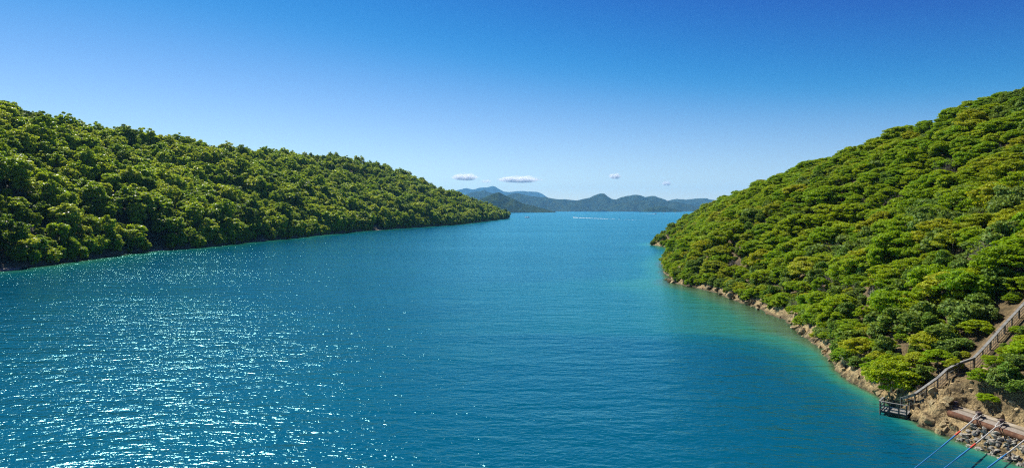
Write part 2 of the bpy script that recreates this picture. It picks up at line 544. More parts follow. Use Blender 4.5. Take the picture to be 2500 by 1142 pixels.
# ------------------------------------------------------------------ water
def water_material():
    m, nt, out = new_mat('sea_water')
    tc = N(nt, 'ShaderNodeTexCoord')
    co = tc.outputs['Object']

    def waves(scale, stretch, rot, detail, rough, seed, dist=0.0):
        mp = N(nt, 'ShaderNodeMapping')
        mp.inputs['Rotation'].default_value = (0, 0, rot)
        mp.inputs['Scale'].default_value = (1 / stretch, 1, 1)
        mp.inputs['Location'].default_value = (seed * 13.7, seed * 7.1, 0)
        nt.links.new(co, mp.inputs['Vector'])
        n = N(nt, 'ShaderNodeTexNoise', Scale=scale, Detail=detail, Roughness=rough, Distortion=dist)
        nt.links.new(mp.outputs['Vector'], n.inputs['Vector'])
        return n.outputs['Fac']
    big = waves(0.16, 2.6, 0.16, 2, 0.5, 1)
    mid = waves(0.55, 2.0, -0.14, 2, 0.5, 2, 0.4)
    fine = waves(2.1, 1.5, 0.25, 3, 0.5, 3, 0.3)
    gust = waves(0.012, 2.4, 0.3, 4, 0.6, 4)                 # patches of calmer and livelier water
    ga = N(nt, 'ShaderNodeMapRange'); ga.inputs['From Min'].default_value = 0.3; ga.inputs['From Max'].default_value = 0.7
    ga.inputs['To Min'].default_value = 0.6; ga.inputs['To Max'].default_value = 1.25
    nt.links.new(gust, ga.inputs['Value'])
    h = math_n(nt, 'MULTIPLY', big, 0.42)
    h = math_n(nt, 'MULTIPLY_ADD', mid, 0.33, h)
    h2 = math_n(nt, 'MULTIPLY_ADD', fine, 0.138, 0.0)
    h = math_n(nt, 'ADD', h, h2)
    h = math_n(nt, 'MULTIPLY', h, ga.outputs['Result'])
    bp = N(nt, 'ShaderNodeBump', Strength=1.0, Distance=1.0)
    if 'Filter Width' in bp.inputs: bp.inputs['Filter Width'].default_value = 0.02
    nt.links.new(h, bp.inputs['Height'])
    at_ = N(nt, 'ShaderNodeAttribute', attribute_name='depth')
    depth = at_.outputs['Fac']
    # colour of the water itself: green over the sandy shallows, blue-green where it is deep
    dn = waves(0.03, 1.6, 0.4, 4, 0.6, 5)
    dep = math_n(nt, 'MULTIPLY', depth, math_n(nt, 'MULTIPLY_ADD', dn, 0.9, 0.55))
    rp = ramp(nt, math_n(nt, 'DIVIDE', dep, 9.0), [(0.0, (0.15, 0.19, 0.075)), (0.13, (0.030, 0.200, 0.130)), (0.4, (0.002, 0.102, 0.125)), (1.0, (0.0003, 0.068, 0.115))])
    body = N(nt, 'ShaderNodeBsdfDiffuse')
    nt.links.new(rp.outputs['Color'], body.inputs['Color'])
    tr = N(nt, 'ShaderNodeBsdfTransparent'); tr.inputs['Color'].default_value = (0.62, 0.86, 0.72, 1)
    ex = math_n(nt, 'EXPONENT', math_n(nt, 'MULTIPLY', dep, -1.7))
    mx = N(nt, 'ShaderNodeMixShader')
    nt.links.new(ex, mx.inputs['Fac']); nt.links.new(body.outputs[0], mx.inputs[1]); nt.links.new(tr.outputs[0], mx.inputs[2])
    gl = N(nt, 'ShaderNodeBsdfGlossy', Roughness=0.23, distribution='BECKMANN')
    gl.inputs['Color'].default_value = (0.46, 1.0, 1.0, 1)
    nt.links.new(bp.outputs['Normal'], gl.inputs['Normal'])
    fr = N(nt, 'ShaderNodeFresnel', IOR=1.42)
    nt.links.new(bp.outputs['Normal'], fr.inputs['Normal'])
    m2 = N(nt, 'ShaderNodeMixShader')
    nt.links.new(math_n(nt, 'MINIMUM', fr.outputs[0], 0.8), m2.inputs['Fac']); nt.links.new(mx.outputs[0], m2.inputs[1]); nt.links.new(gl.outputs[0], m2.inputs[2])
    nt.links.new(m2.outputs[0], out.inputs['Surface'])
    return m


M['water'] = water_material()
ys = np.unique(np.concatenate([[-900, -400, -150, -50], np.arange(-40, 44, 8.0), np.arange(44, 260, 1.0), np.arange(260, 480, 4.0), np.arange(480, 2000, 20.0), [2400, 3200, 5000, 9000, 16000, 25500]]))
rows = []
for y in ys:
    yl, yr = float(np.clip(y, -50, 1700)), float(np.clip(y, -60, 440))
    sl, sr = float(shoreL(np.array([yl]))[0]), float(shoreR(np.array([yr]))[0])
    left = sl + np.array([-30, -8, -2, 0, 2, 4, 7, 11, 16, 24, 40])
    right = sr + np.array([-48, -36, -27, -20, -15, -11, -8, -6, -4.5, -3, -2, -1, 0, 1, 3, 8, 40])
    mid = np.linspace(left[-1], right[0], 8)[1:-1]
    rows.append(np.concatenate([[-17000], left, mid, right, [17000]]))
XX = np.array(rows); YY = np.repeat(ys[:, None], XX.shape[1], 1)
wm = mesh_np('sea', np.stack([XX, YY, 0 * XX], -1).reshape(-1, 3), grid_faces(*XX.shape), [M['water']])
dep = np.clip(-np.maximum(heightR(XX, np.clip(YY, -60, 520), False), heightL(XX, np.clip(YY, -50, 2000), False)), 0, 9)
dep = np.where(YY > 1800, 9.0, dep)
at_ = wm.attributes.new('depth', 'FLOAT', 'POINT')
at_.data.foreach_set('value', dep.astype(np.float32).ravel())
sea = tag(obj('sea', wm), kind='structure')
# sea bed far out, so that nothing is left open below the water sheet
sb = obj('sea_bed', mesh_np('sea_bed', [(-16900, -890, -9.5), (16900, -890, -9.5), (16900, 25400, -9.5), (-16900, 25400, -9.5)], [(0, 1, 2, 3)],
                            [noise_mat('silt', (0.05, 0.06, 0.04), (0.09, 0.09, 0.06), 0.2, 0.9, 0)]))
tag(sb, kind='structure')

# ------------------------------------------------------------------ far hills across the sound
def far_hill_material(name, c1, c2, sc):
    m, nt, out = new_mat(name)
    tc = N(nt, 'ShaderNodeTexCoord')
    n1 = N(nt, 'ShaderNodeTexNoise', Scale=0.02 * sc, Detail=10, Roughness=0.72); nt.links.new(tc.outputs['Object'], n1.inputs['Vector'])
    rp = ramp(nt, n1.outputs['Fac'], [(0.35, c1), (0.62, c2)])
    b = N(nt, 'ShaderNodeBsdfDiffuse')
    nt.links.new(rp.outputs['Color'], b.inputs['Color'])
    bp = N(nt, 'ShaderNodeBump', Strength=1.0, Distance=26.0 / sc)
    nt.links.new(n1.outputs['Fac'], bp.inputs['Height']); nt.links.new(bp.outputs['Normal'], b.inputs['Normal'])
    nt.links.new(b.outputs[0], out.inputs['Surface'])
    return m


M['hill1'] = far_hill_material('bush_covered_hill', (0.012, 0.024, 0.008), (0.045, 0.066, 0.016), 1.6)
M['hill2'] = far_hill_material('distant_bush_hill', (0.005, 0.014, 0.005), (0.050, 0.068, 0.020), 0.7)


def far_hill(pts, D, run, mat, seed, nu=260, nt_=34):
    """a ridge at depth D+run with its foot at depth D; pts: skyline in pixels of the photograph"""
    px = np.array([p[0] for p in pts], float); py = np.array([p[1] for p in pts], float)
    Dr = D + run
    xs = (px - CX) / F * Dr
    zs = CAMH + (HY - py) / F * Dr
    U = np.linspace(xs[0], xs[-1], nu)
    Zr = np.interp(U, xs, zs)
    k = np.hanning(7); k /= k.sum()
    Zr = np.convolve(np.pad(Zr, 3, mode='edge'), k, 'valid') * (1 + 0.05 * (fbm(U / (zs.max() * 0.35), U * 0, seed + 50, 3) - 0.5))
    Zr = np.maximum(Zr, 2)
    size = zs.max()
    T = np.concatenate([np.linspace(0, 1, nt_), np.linspace(1, 2, 14)[1:]])
    UU, TT = np.meshgrid(U, T, indexing='ij')
    ZR = np.repeat(Zr[:, None], len(T), 1)
    tt = np.clip(TT, 0, 1)
    prof = np.where(TT <= 1, 1.25 * tt - 0.25 * tt ** 2, 1 - (TT - 1) * 1.08)
    Lw = size * 1.15
    spur = np.abs(fbm(UU / Lw + 0.35 * TT, TT * 0.9, seed, 4) - 0.5) * 2
    Z = ZR * prof + ZR * 0.85 * (4 * tt * (1 - tt)) * (0.30 - spur)
    foot = (fbm(U / (Lw * 0.8), U * 0 + 2.2, seed + 3, 3) - 0.5) * run * 0.35
    Y = D + TT * run + foot[:, None] * np.clip(1 - TT, 0, 1) + (Zr.max() - ZR) / max(size, 1) * 0.0
    Z = np.where(TT <= 0, -6, Z)
    Z = np.where(TT >= 1.99, -6, Z)
    me = mesh_np('hill', np.stack([UU, Y, Z], -1).reshape(-1, 3), grid_faces(*UU.shape)[:, ::-1], [mat], True)
    return tag(obj('hill', me), kind='structure')


far_hill([(1030, 488), (1075, 475), (1107, 467.5), (1137, 460), (1155, 463.6), (1170, 459), (1190, 457), (1206, 454.6), (1218, 461), (1230, 467.5), (1242, 469), (1265, 467), (1290, 468), (1311, 469.6), (1325, 475), (1338, 482.5), (1353, 489), (1380, 495), (1420, 514)], 20500, 2000, M['hill2'], 5)
far_hill([(1080, 512), (1110, 492), (1131, 479.5), (1152, 469.6), (1165, 467.5), (1182, 466), (1203, 471.4), (1230, 486), (1270, 512)], 11500, 1200, M['hill2'], 9)
far_hill([(1040, 511), (1080, 500), (1110, 496), (1145, 493), (1170, 487), (1194, 476.5), (1206, 472), (1218, 469.6), (1236, 478), (1255, 486), (1275, 496), (1305, 503.5), (1335, 511.6), (1352, 516)], 5750, 420, M['hill1'], 13)
far_hill([(1190, 505), (1215, 486), (1236, 476.5), (1260, 471), (1275, 474), (1290, 478.6), (1338, 482.5), (1360, 486), (1380, 487), (1407, 489.4), (1440, 494), (1480, 509)], 10600, 1100, M['hill2'], 17)
far_hill([(1350, 511), (1380, 497), (1407, 490), (1424, 486), (1440, 482.5), (1452, 476), (1461, 473), (1470, 473), (1482, 479), (1494, 485.5), (1500, 488), (1530, 493), (1560, 509)], 10300, 1000, M['hill2'], 21)
far_hill([(1440, 511), (1475, 497), (1500, 488), (1515, 482), (1530, 478.6), (1548, 476), (1560, 478), (1572, 482.5), (1583, 480), (1593, 479), (1606, 483), (1620, 488), (1650, 495), (1690, 511)], 10900, 1000, M['hill2'], 25)
far_hill([(1600, 511), (1618, 494), (1635, 488.5), (1650, 486), (1674, 488), (1688, 486), (1701, 484), (1720, 485), (1740, 488), (1770, 492), (1830, 511)], 13200, 1200, M['hill2'], 29)
far_hill([(1470, 512), (1494, 502), (1530, 493), (1560, 487), (1600, 492), (1625, 493), (1650, 493), (1680, 499), (1710, 506.5), (1730, 512)], 9700, 650, M['hill2'], 33)
far_hill([(1564, 516), (1575, 510), (1590, 505.6), (1604, 504), (1620, 503.5), (1634, 507), (1647, 511), (1658, 516)], 7600, 170, M['hill1'], 37, 120, 18)

# ------------------------------------------------------------------ plants: prototypes
def leaf_quads(c, nrm, size, rg, asp=0.55):
    """diamond leaf sprays at c facing about nrm"""
    n = len(c)
    r = rg.normal(size=(n, 3))
    a = np.cross(nrm, r); a /= np.linalg.norm(a, axis=1)[:, None] + 1e-9
    b = np.cross(nrm, a); b /= np.linalg.norm(b, axis=1)[:, None] + 1e-9
    s = size * rg.uniform(0.6, 1.35, (n, 1))
    a = a * s; b = b * s * asp
    bend = nrm * s * rg.uniform(-0.25, 0.1, (n, 1))
    v = np.stack([c + a + bend, c + b, c - a + bend, c - b], 1).reshape(-1, 3)
    f = np.arange(4 * n).reshape(n, 4)
    return v, f


def clump_leaves(cen, rad, per, size, flat, rg, out_w=0.8, asp=0.55):
    """sprays on and in a cushion-shaped clump"""
    k = len(cen)
    d = rg.normal(size=(k, per, 3))
    d[..., 2] = np.where(rg.random((k, per)) < 0.72, np.abs(d[..., 2]), d[..., 2])
    d /= np.linalg.norm(d, axis=2)[..., None]
    rr = rad[:, None] * (1 - 0.45 * rg.random((k, per)) ** 1.7) * (0.9 + 0.25 * rg.random((k, per)))
    p = cen[:, None, :] + d * rr[..., None] * np.array([1, 1, flat])
    nrm = d * np.array([1, 1, 1 / flat ** 0.5]) * out_w + rg.normal(size=d.shape) * 0.55
    nrm /= np.linalg.norm(nrm, axis=2)[..., None]
    return leaf_quads(p.reshape(-1, 3), nrm.reshape(-1, 3), size, rg, asp)


def trunk_mesh(height, r0, tips, rg, n=6):
    mb = MB()
    lean = rg.normal(size=2) * 0.08 * height
    top = Vector((lean[0], lean[1], height))
    midp = Vector((lean[0] * 0.2, lean[1] * 0.2, height * 0.45))
    mb.tube([(0, 0, -0.6), midp, top], [r0 * 1.25, r0 * 0.85, r0 * 0.45], n, False)
    for t in tips:
        s = midp.lerp(top, float(rg.random()))
        t = Vector(t)
        m = s.lerp(t, 0.5) + Vector((0, 0, -0.06 * height))
        mb.tube([s, m, t], [r0 * 0.5, r0 * 0.33, r0 * 0.12], 4, False)
    return mb


def make_tree(kind, seed):
    """(crown verts, faces), trunk MB, crown diameter, height"""
    rg = np.random.default_rng(seed)
    if kind in ('kanuka', 'olive'):                 # umbrella of flat, cushion-like sprays
        R = rg.uniform(2.4, 3.1); top = rg.uniform(3.6, 5.0); nk = 62
        ang = rg.random(nk) * 2 * math.pi; rr = R * 0.86 * np.sqrt(rg.random(nk))
        z = top * (0.98 - 0.42 * (rr / R) ** 2) - rg.random(nk) ** 2 * 1.1 - 0.35
        cen = np.stack([rr * np.cos(ang), rr * np.sin(ang), z], 1)
        cen *= np.array([rg.uniform(0.8, 1.2), rg.uniform(0.8, 1.2), 1]); rad = rg.uniform(0.32, 0.74, nk)
        skirt = 14
        a2 = rg.random(skirt) * 2 * math.pi; r2 = R * rg.uniform(0.55, 0.95, skirt)
        cen = np.vstack([cen, np.stack([r2 * np.cos(a2), r2 * np.sin(a2), rg.uniform(0.9, 2.3, skirt)], 1)])
        rad = np.concatenate([rad, rg.uniform(0.5, 0.8, skirt)])
        v, f = clump_leaves(cen, rad, 150, 0.135, 0.55, rg)
        tr = trunk_mesh(top * 0.72, 0.10, cen[:9] - np.array([0, 0, 0.2]), rg)
        return (v, f), tr, 2 * R + 0.8, top + 0.3
    if kind == 'broad':                             # round shrub with larger glossy leaves
        R = rg.uniform(1.7, 2.6); top = rg.uniform(3.0, 4.2); nk = 24
        d = rg.normal(size=(nk, 3)); d[:, 2] = np.abs(d[:, 2]); d /= np.linalg.norm(d, axis=1)[:, None]
        cen = d * np.array([R * 0.75, R * 0.75, top * 0.52]) * rg.uniform(0.6, 1.0, (nk, 1)) + np.array([0, 0, top * 0.4])
        low = rg.random(9) * 6.28
        cen = np.vstack([cen, np.stack([R * .75 * np.cos(low), R * .75 * np.sin(low), rg.uniform(.4, 1.1, 9)], 1)])
        rad = rg.uniform(0.45, 0.8, len(cen))
        v, f = clump_leaves(cen, rad, 130, 0.20, 0.8, rg, 0.6, 0.6)
        tr = trunk_mesh(top * 0.6, 0.08, cen[:7], rg)
        return (v, f), tr, 2 * R + 0.7, top + 0.2
    if kind in ('bush', 'lush'):                    # taller forest tree of the far shore
        R = rg.uniform(3.6, 5.2); top = rg.uniform(8.0, 13.0); nk = 58
        d = rg.normal(size=(nk, 3)); d[:, 2] = d[:, 2] * 0.8 + 0.35; d /= np.linalg.norm(d, axis=1)[:, None]
        cen = d * np.array([R * 0.8, R * 0.8, top * 0.36]) * rg.uniform(0.55, 1.12, (nk, 1)) * np.array([rg.uniform(.8, 1.2), rg.uniform(.8, 1.2), 1]) + np.array([0, 0, top * 0.62])
        low = rg.random(8) * 6.28
        cen = np.vstack([cen, np.stack([R * .6 * np.cos(low), R * .6 * np.sin(low), rg.uniform(.18, .38, 8) * top], 1)])
        rad = rg.uniform(0.6, 1.35, len(cen))
        v, f = clump_leaves(cen, rad, 95, 0.36, 0.66, rg, 0.75, 0.6)
        tr = trunk_mesh(top * 0.7, 0.2, cen[:8], rg)
        return (v, f), tr, 2 * R + 1.2, top + 0.6
    if kind == 'conifer':
        top = rg.uniform(14, 18); vs, fs, n0 = [], [], 0
        tips = []
        for i in range(17):
            h = top * (0.16 + 0.84 * i / 17.0)
            L = (1 - i / 17.6) ** 0.8 * 3.4 * rg.uniform(0.8, 1.15)
            m = max(4, int(9 - i * 0.25))
            for k in range(m):
                a = 6.283 * (k + rg.random()) / m
                for q in (0.45, 0.75, 1.0):
                    vs.append((math.cos(a) * L * q, math.sin(a) * L * q, h + 0.35 * L * q * 0.3 + rg.normal() * 0.2))
        cen = np.array(vs)
        v, f = clump_leaves(cen, rg.uniform(0.45, 0.8, len(cen)), 20, 0.36, 0.5, rg, 0.7, 0.35)
        tr = trunk_mesh(top * 0.97, 0.22, [], rg)
        return (v, f), tr, 7.0, top
    # dead, bleached shrub: bare branches only
    mb = MB()
    def grow(p, d, L, r, lev):
        q = p + d * L
        mb.tube([p, p.lerp(q, 0.5) + Vector(rg.normal(size=3) * L * 0.06), q], [r, r * 0.8, r * 0.55], 4, False)
        if lev == 0: return
        for _ in range(4 if lev > 1 else 3):
            nd = (d + Vector(rg.normal(size=3) * 0.55) + Vector((0, 0, 0.08))).normalized()
            grow(p.lerp(q, float(rg.uniform(0.4, 1.0))), nd, L * float(rg.uniform(0.55, 0.8)), r * 0.6, lev - 1)
    for i in range(5):
        a = 6.283 * (i + rg.random()) / 5
        grow(Vector((0, 0, -0.2)), Vector((math.cos(a) * 0.8, math.sin(a) * 0.8, 0.9)).normalized(), 1.3, 0.06, 3)
    return None, mb, 5.0, 3.2


KINDS = {'kanuka': 8, 'olive': 4, 'broad': 5, 'dead': 3, 'bush': 9, 'lush': 3, 'conifer': 2}
proto_col = bpy.data.collections.new('plant_prototypes')      # not linked: only read by the forest scatter
PROTO, PIDX = {}, {}
idx = 0
for kind, n in KINDS.items():
    PROTO[kind] = []
    for i in range(n):
        leaves, tr, dia, top = make_tree(kind, 100 + idx)
        bark = M['twig'] if kind == 'dead' else M['bark']
        tme = mesh_np('trunk', tr.v, tr.f, [bark])
        cme = None
        if leaves is not None:
            v, f = leaves
            cme = mesh_np('crown', v, f, [M[kind]])
            tv = np.array(tr.v); tf = np.array([q if len(q) == 4 else (*q, q[-1])[:4] for q in tr.f if len(q) == 4])
            jv = np.vstack([v, tv]); jf = np.vstack([f, tf + len(v)])
            jme = mesh_np('plant', jv, jf, [M[kind], bark], False, np.concatenate([np.zeros(len(f)), np.ones(len(tf))]))
        else:
            jme = tme
        po = bpy.data.objects.new('plant_%03d' % idx, jme)
        proto_col.objects.link(po)
        PROTO[kind].append((idx, cme, tme, dia, top))
        idx += 1
PLIST = {p[0]: (k, *p) for k, ps in PROTO.items() for p in ps}

# ------------------------------------------------------------------ where the path, the ledge and the clearings are
PATH_PX = [(2200, 1003), (2238, 984), (2289, 951), (2328, 921), (2369, 911), (2408, 868), (2450, 820), (2500, 765), (2560, 700)]
PATH = [hit(x, y) for x, y in PATH_PX]
PXY = np.array([[p.x, p.y] for p in PATH])


def path_dist(X, Y):
    best = np.full(np.shape(X), 1e9); side = np.zeros(np.shape(X))
    for a, b in zip(PXY[:-1], PXY[1:]):
        ab = b - a
        t = np.clip(((X - a[0]) * ab[0] + (Y - a[1]) * ab[1]) / (ab @ ab), 0, 1)
        dx, dy = X - a[0] - t * ab[0], Y - a[1] - t * ab[1]
        d = np.hypot(dx, dy)
        s = np.sign(ab[0] * dy - ab[1] * dx)           # + = far side of the path
        side = np.where(d < best, s, side); best = np.minimum(best, d)
    return best, side


# ------------------------------------------------------------------ sow the trees
TREES = []      # (x, y, z, kind, proto index, scale, rot, hill)


def in_view(X, Y, Z, mx=1700):
    px = CX + F * X / np.maximum(Y, 1); py = HY + F * (CAMH - Z) / np.maximum(Y, 1)
    return (Y > 25) & (px > -mx) & (px < 2500 + mx) & (py < 1142 + 400), px, py


# right hillside
sp = 3.15
gx, gy = np.meshgrid(np.arange(40, 240, sp), np.arange(40, 480, sp))
X = (gx + rng.uniform(-0.48, 0.48, gx.shape) * sp).ravel(); Y = (gy + rng.uniform(-0.48, 0.48, gy.shape) * sp).ravel()
keep = rng.random(len(X)) < np.where(Y > 200, 0.9, 1.0)
X, Y = X[keep], Y[keep]
Z = heightR(X, Y)
d = X - shoreR(Y); t = d / np.maximum(np.interp(Y, RR_Y, RR_X) - shoreR(Y), 20)
pdist, pside = path_dist(X, Y)
ls, lr = ledge_sr(X, Y)
ok = (d > np.where(Y > 105, 1.0, 1.9)) & (t < 1.22) & in_view(X, Y, Z)[0]
ok &= ~((pdist < 1.6) | ((pside > 0) & (pdist < 1.9) & (X > 52)) | ((pside < 0) & (pdist < 4.2)))
ok &= ~((ls > -3.5) & (ls < 24) & (lr < 4.6))
ok &= ~((X < 48) & (Y < 68.5) & (ls > -5) & (lr < 5.0))
ok &= (Y < 452)
wet_n = fbm(X / 26.0, Y / 26.0, 91, 3); yel_n = fbm(X / 14.0 + 7, Y / 14.0, 95, 2)
for i in np.nonzero(ok)[0]:
    r = rng.random()
    edge = d[i] < 9
    if r < 0.05: k = 'dead'
    elif wet_n[i] > 0.56 and r < 0.62: k = 'broad'
    elif r < (0.30 if edge else 0.13): k = 'broad'
    elif yel_n[i] > 0.60 and r < 0.6: k = 'olive'
    elif r > 0.955: k = 'olive'
    else: k = 'kanuka'
    p = PROTO[k][rng.integers(len(PROTO[k]))]
    s = rng.choice([rng.uniform(0.55, 0.85), rng.uniform(0.85, 1.2), rng.uniform(1.2, 1.5)], p=[.35, .45, .2]) * (0.66 if d[i] < 4.5 else 0.85 if d[i] < 9 else 1.0) * (0.7 if pdist[i] < 4 else 1)
    if lr[i] < 9 and -6 < ls[i] < 24: s *= 0.62
    if rng.random() < 0.25: s *= 0.72
    if k == 'dead': s = max(s, 0.8) * 1.3
    TREES.append((X[i], Y[i], Z[i] - 0.1, k, p[0], s, rng.random() * 6.283, 'R'))
# left hillside
sp = 6.9
gx, gy = np.meshgrid(np.arange(-470, 0, sp), np.arange(190, 1760, sp))
X = (gx + rng.uniform(-0.48, 0.48, gx.shape) * sp).ravel(); Y = (gy + rng.uniform(-0.48, 0.48, gy.shape) * sp).ravel()
keep = rng.random(len(X)) < np.where(Y > 900, 0.8, 1.0)
X, Y = X[keep], Y[keep]
Z = heightL(X, Y)
d = shoreL(Y) - X; t = d / np.maximum(shoreL(Y) - np.interp(Y, LR_Y, LR_X), 25)
lush_n = fbm(X / 60.0, Y / 90.0, 111, 2); gap_n = fbm(X / 30.0, Y / 30.0, 115, 2)
ok = (d > 1.0) & (t < 1.2) & in_view(X, Y, Z, 600)[0] & (Y < 1735)
for b0, b1 in BEACH: ok &= ~((Y > b0 - 2) & (Y < b1 + 2) & (d < 8))
for i in np.nonzero(ok)[0]:
    r = rng.random()
    if r < 0.003 and t[i] < 0.6 and Y[i] < 700: k = 'conifer'
    elif lush_n[i] > 0.60 and r < 0.7: k = 'lush'
    elif r < 0.03: k = 'dead'
    else: k = 'bush'
    p = PROTO[k][rng.integers(len(PROTO[k]))]
    s = rng.choice([rng.uniform(0.55, 0.8), rng.uniform(0.85, 1.15), rng.uniform(1.15, 1.5)], p=[.25, .45, .30]) * 1.08 * (0.75 if k == 'lush' else 1) * (0.6 + 0.8 * gap_n[i]) * (0.52 if t[i] > 0.85 else 1) * (1.6 if k == 'dead' else 1)
    s = float(np.clip(s, 0.4, 1.6))
    TREES.append((X[i], Y[i], Z[i] - 0.2, k, p[0], s, rng.random() * 6.283, 'L'))

# low growth hanging over both shores
for y in np.arange(205, 1690, 2.6):
    for _ in range(2 if y < 700 else 1):
        yy = y + rng.uniform(-1.3, 1.3); dd = rng.uniform(0.6, 7.0)
        if any(b0 - 1 < yy < b1 + 1 for b0, b1 in BEACH): continue
        x = float(shoreL(np.array([yy]))[0]) - dd
        k = 'bush' if rng.random() < 0.85 else 'lush'
        p = PROTO[k][rng.integers(len(PROTO[k]))]
        TREES.append((x, yy, float(heightL(np.array([x]), np.array([yy]))[0]) - 1.2, k, p[0], rng.uniform(0.35, 0.75), rng.random() * 6.283, 'L'))
for y in np.arange(71, 440, 0.75):
    yy = y + rng.uniform(-0.7, 0.7); dd = rng.uniform(0.5, 3.2) + (1.2 if fbm(np.array([y / 7.0]), np.array([2.0]), 201, 2)[0] > 0.64 else 0.0) + (1.4 if y < 82 else 0)
    x = float(shoreR(np.array([yy]))[0]) + dd
    k = rng.choice(['broad', 'kanuka', 'olive', 'dead'], p=[0.5, 0.32, 0.1, 0.08])
    if path_dist(np.array([x]), np.array([yy]))[0][0] < 2.5: continue
    p = PROTO[k][rng.integers(len(PROTO[k]))]
    TREES.append((x, yy, float(heightR(np.array([x]), np.array([yy]))[0]) - 0.4, k, p[0], rng.uniform(0.36, 0.72), rng.random() * 6.283, 'R'))

# understorey filling the gaps on the sunny hillside
sp = 2.6
gx, gy = np.meshgrid(np.arange(42, 200, sp), np.arange(48, 300, sp))
X = (gx + rng.uniform(-0.5, 0.5, gx.shape) * sp).ravel(); Y = (gy + rng.uniform(-0.5, 0.5, gy.shape) * sp).ravel()
Z = heightR(X, Y)
d = X - shoreR(Y); t = d / np.maximum(np.interp(Y, RR_Y, RR_X) - shoreR(Y), 20)
pdist, pside = path_dist(X, Y); ls, lr = ledge_sr(X, Y)
ok = (d > 2.6) & (t < 1.05) & in_view(X, Y, Z)[0] & ~((pdist < 1.3) | ((pside > 0) & (pdist < 1.6)) | ((pside < 0) & (pdist < 1.3))) & ~((ls > -3.5) & (ls < 24) & (lr < 3.6)) & ~((X < 47) & (Y < 68) & (ls > -5))
for i in np.nonzero(ok)[0]:
    k = rng.choice(['broad', 'kanuka', 'olive'], p=[0.62, 0.28, 0.10])
    p = PROTO[k][rng.integers(len(PROTO[k]))]
    TREES.append((X[i], Y[i], Z[i] - 0.35, k, p[0], rng.uniform(0.32, 0.55) * (0.8 if pdist[i] < 3.5 or (lr[i] < 7 and ls[i] > -4) else 1), rng.random() * 6.283, 'R'))

sp = 1.25
gx, gy = np.meshgrid(np.arange(46, 80, sp), np.arange(56, 98, sp))
X = (gx + rng.uniform(-0.5, 0.5, gx.shape) * sp).ravel(); Y = (gy + rng.uniform(-0.5, 0.5, gy.shape) * sp).ravel()
Z = heightR(X, Y)
pdist, pside = path_dist(X, Y); ls, lr = ledge_sr(X, Y)
ok = (X - shoreR(Y) > 3.0) & (((pside > 0) & (pdist > 1.7) & (pdist < 7)) | ((pside < 0) & (pdist > 1.1) & (pdist < 7) & (X > 50.5))) & ~((ls > -3) & (lr < 3.2))
ok &= (rng.random(len(X)) < 0.85) & in_view(X, Y, Z)[0]
for i in np.nonzero(ok)[0]:
    k = rng.choice(['broad', 'kanuka', 'olive', 'dead'], p=[0.48, 0.34, 0.12, 0.06])
    p = PROTO[k][rng.integers(len(PROTO[k]))]
    TREES.append((X[i], Y[i], Z[i] - 0.2, k, p[0], rng.uniform(0.17, 0.32), rng.random() * 6.283, 'R'))

# single trees that stand out in the photograph
SPECIAL = [   # pixel of the foot, kind, scale, label
    ((2178, 955), 'kanuka', 0.95, 'bright green spreading tree leaning over the rocks just behind the landing platform'),
    ((2395, 935), 'kanuka', 0.42, 'small feathery green bush touching the handrail where the walkway bends'),
    ((2446, 945), 'broad', 0.62, 'leafy sunlit shrub filling the slope just below the upper walkway'),
    ((2412, 985), 'kanuka', 0.34, 'low lime green bush clinging to the cut bank above the bollards'),
    ((2100, 868), 'olive', 0.62, 'golden yellow shrub among green ones above the shore rocks'),
    ((2060, 880), 'kanuka', 0.5, 'small rounded bright shrub at the edge of the tan rocks'),
    ((2488, 900), 'broad', 0.55, 'broad leaved shrub hanging below the steep upper handrail'),
    ((2236, 900), 'olive', 0.6, 'yellow flecked shrub beside the bare patch left of the walkway bend'),
    ((2310, 870), 'broad', 0.62, 'glossy leaved bush directly above the middle of the walkway'),
    ((2330, 905), 'olive', 0.4, 'small yellowing bush at the inner side of the walkway bend'),
    ((2464, 938), 'broad', 0.62, 'rounded glossy shrub between the upper walkway and the cut bank'),
    ((2492, 965), 'broad', 0.6, 'glossy shrub at the photo edge above the concrete ledge'),
    ((2432, 905), 'kanuka', 0.36, 'low feathery bush just under the lower end of the steep handrail'),
    ((2290, 898), 'kanuka', 0.55, 'bright flat bush above the lowest bend of the walkway'),
    ((2256, 930), 'broad', 0.5, 'dark leafy shrub hugging the uphill side of the lower walkway'),
    ((2222, 938), 'kanuka', 0.5, 'bright low bush between the spreading tree and the walkway'),
    ((2352, 852), 'broad', 0.6, 'dark leafy shrub on the bare patch beside the walkway bend'),
    ((2385, 815), 'kanuka', 0.55, 'flat green bush beside the upper walkway on its uphill side'),
    ((2418, 778), 'broad', 0.55, 'dark leafy shrub highest beside the steep handrail'),
    ((2125, 912), 'kanuka', 0.5, 'low spreading bush overhanging the boulders near the landing'),
    ((2090, 896), 'broad', 0.5, 'dark leafy bush leaning over the shore boulders'),
    ((1618, 588), 'broad', 1.5, 'dark rounded tree at the tip of the headland above its rocky toe'),
    ((1636, 572), 'broad', 1.4, 'second dark rounded tree just uphill from the headland tip'),
]
SPEC_T = []
for (px, py), k, s, lab in SPECIAL:
    p = hit(px, py)
    TREES = [t for t in TREES if not (t[7] == 'R' and (t[0] - p.x) ** 2 + (t[1] - p.y) ** 2 < (1.9 * s + 0.7) ** 2)]
    SPEC_T.append((p.x, p.y, p.z - 0.05, k, PROTO[k][len(SPEC_T) % len(PROTO[k])][0], s, 1.3 * len(SPEC_T), 'S', lab))
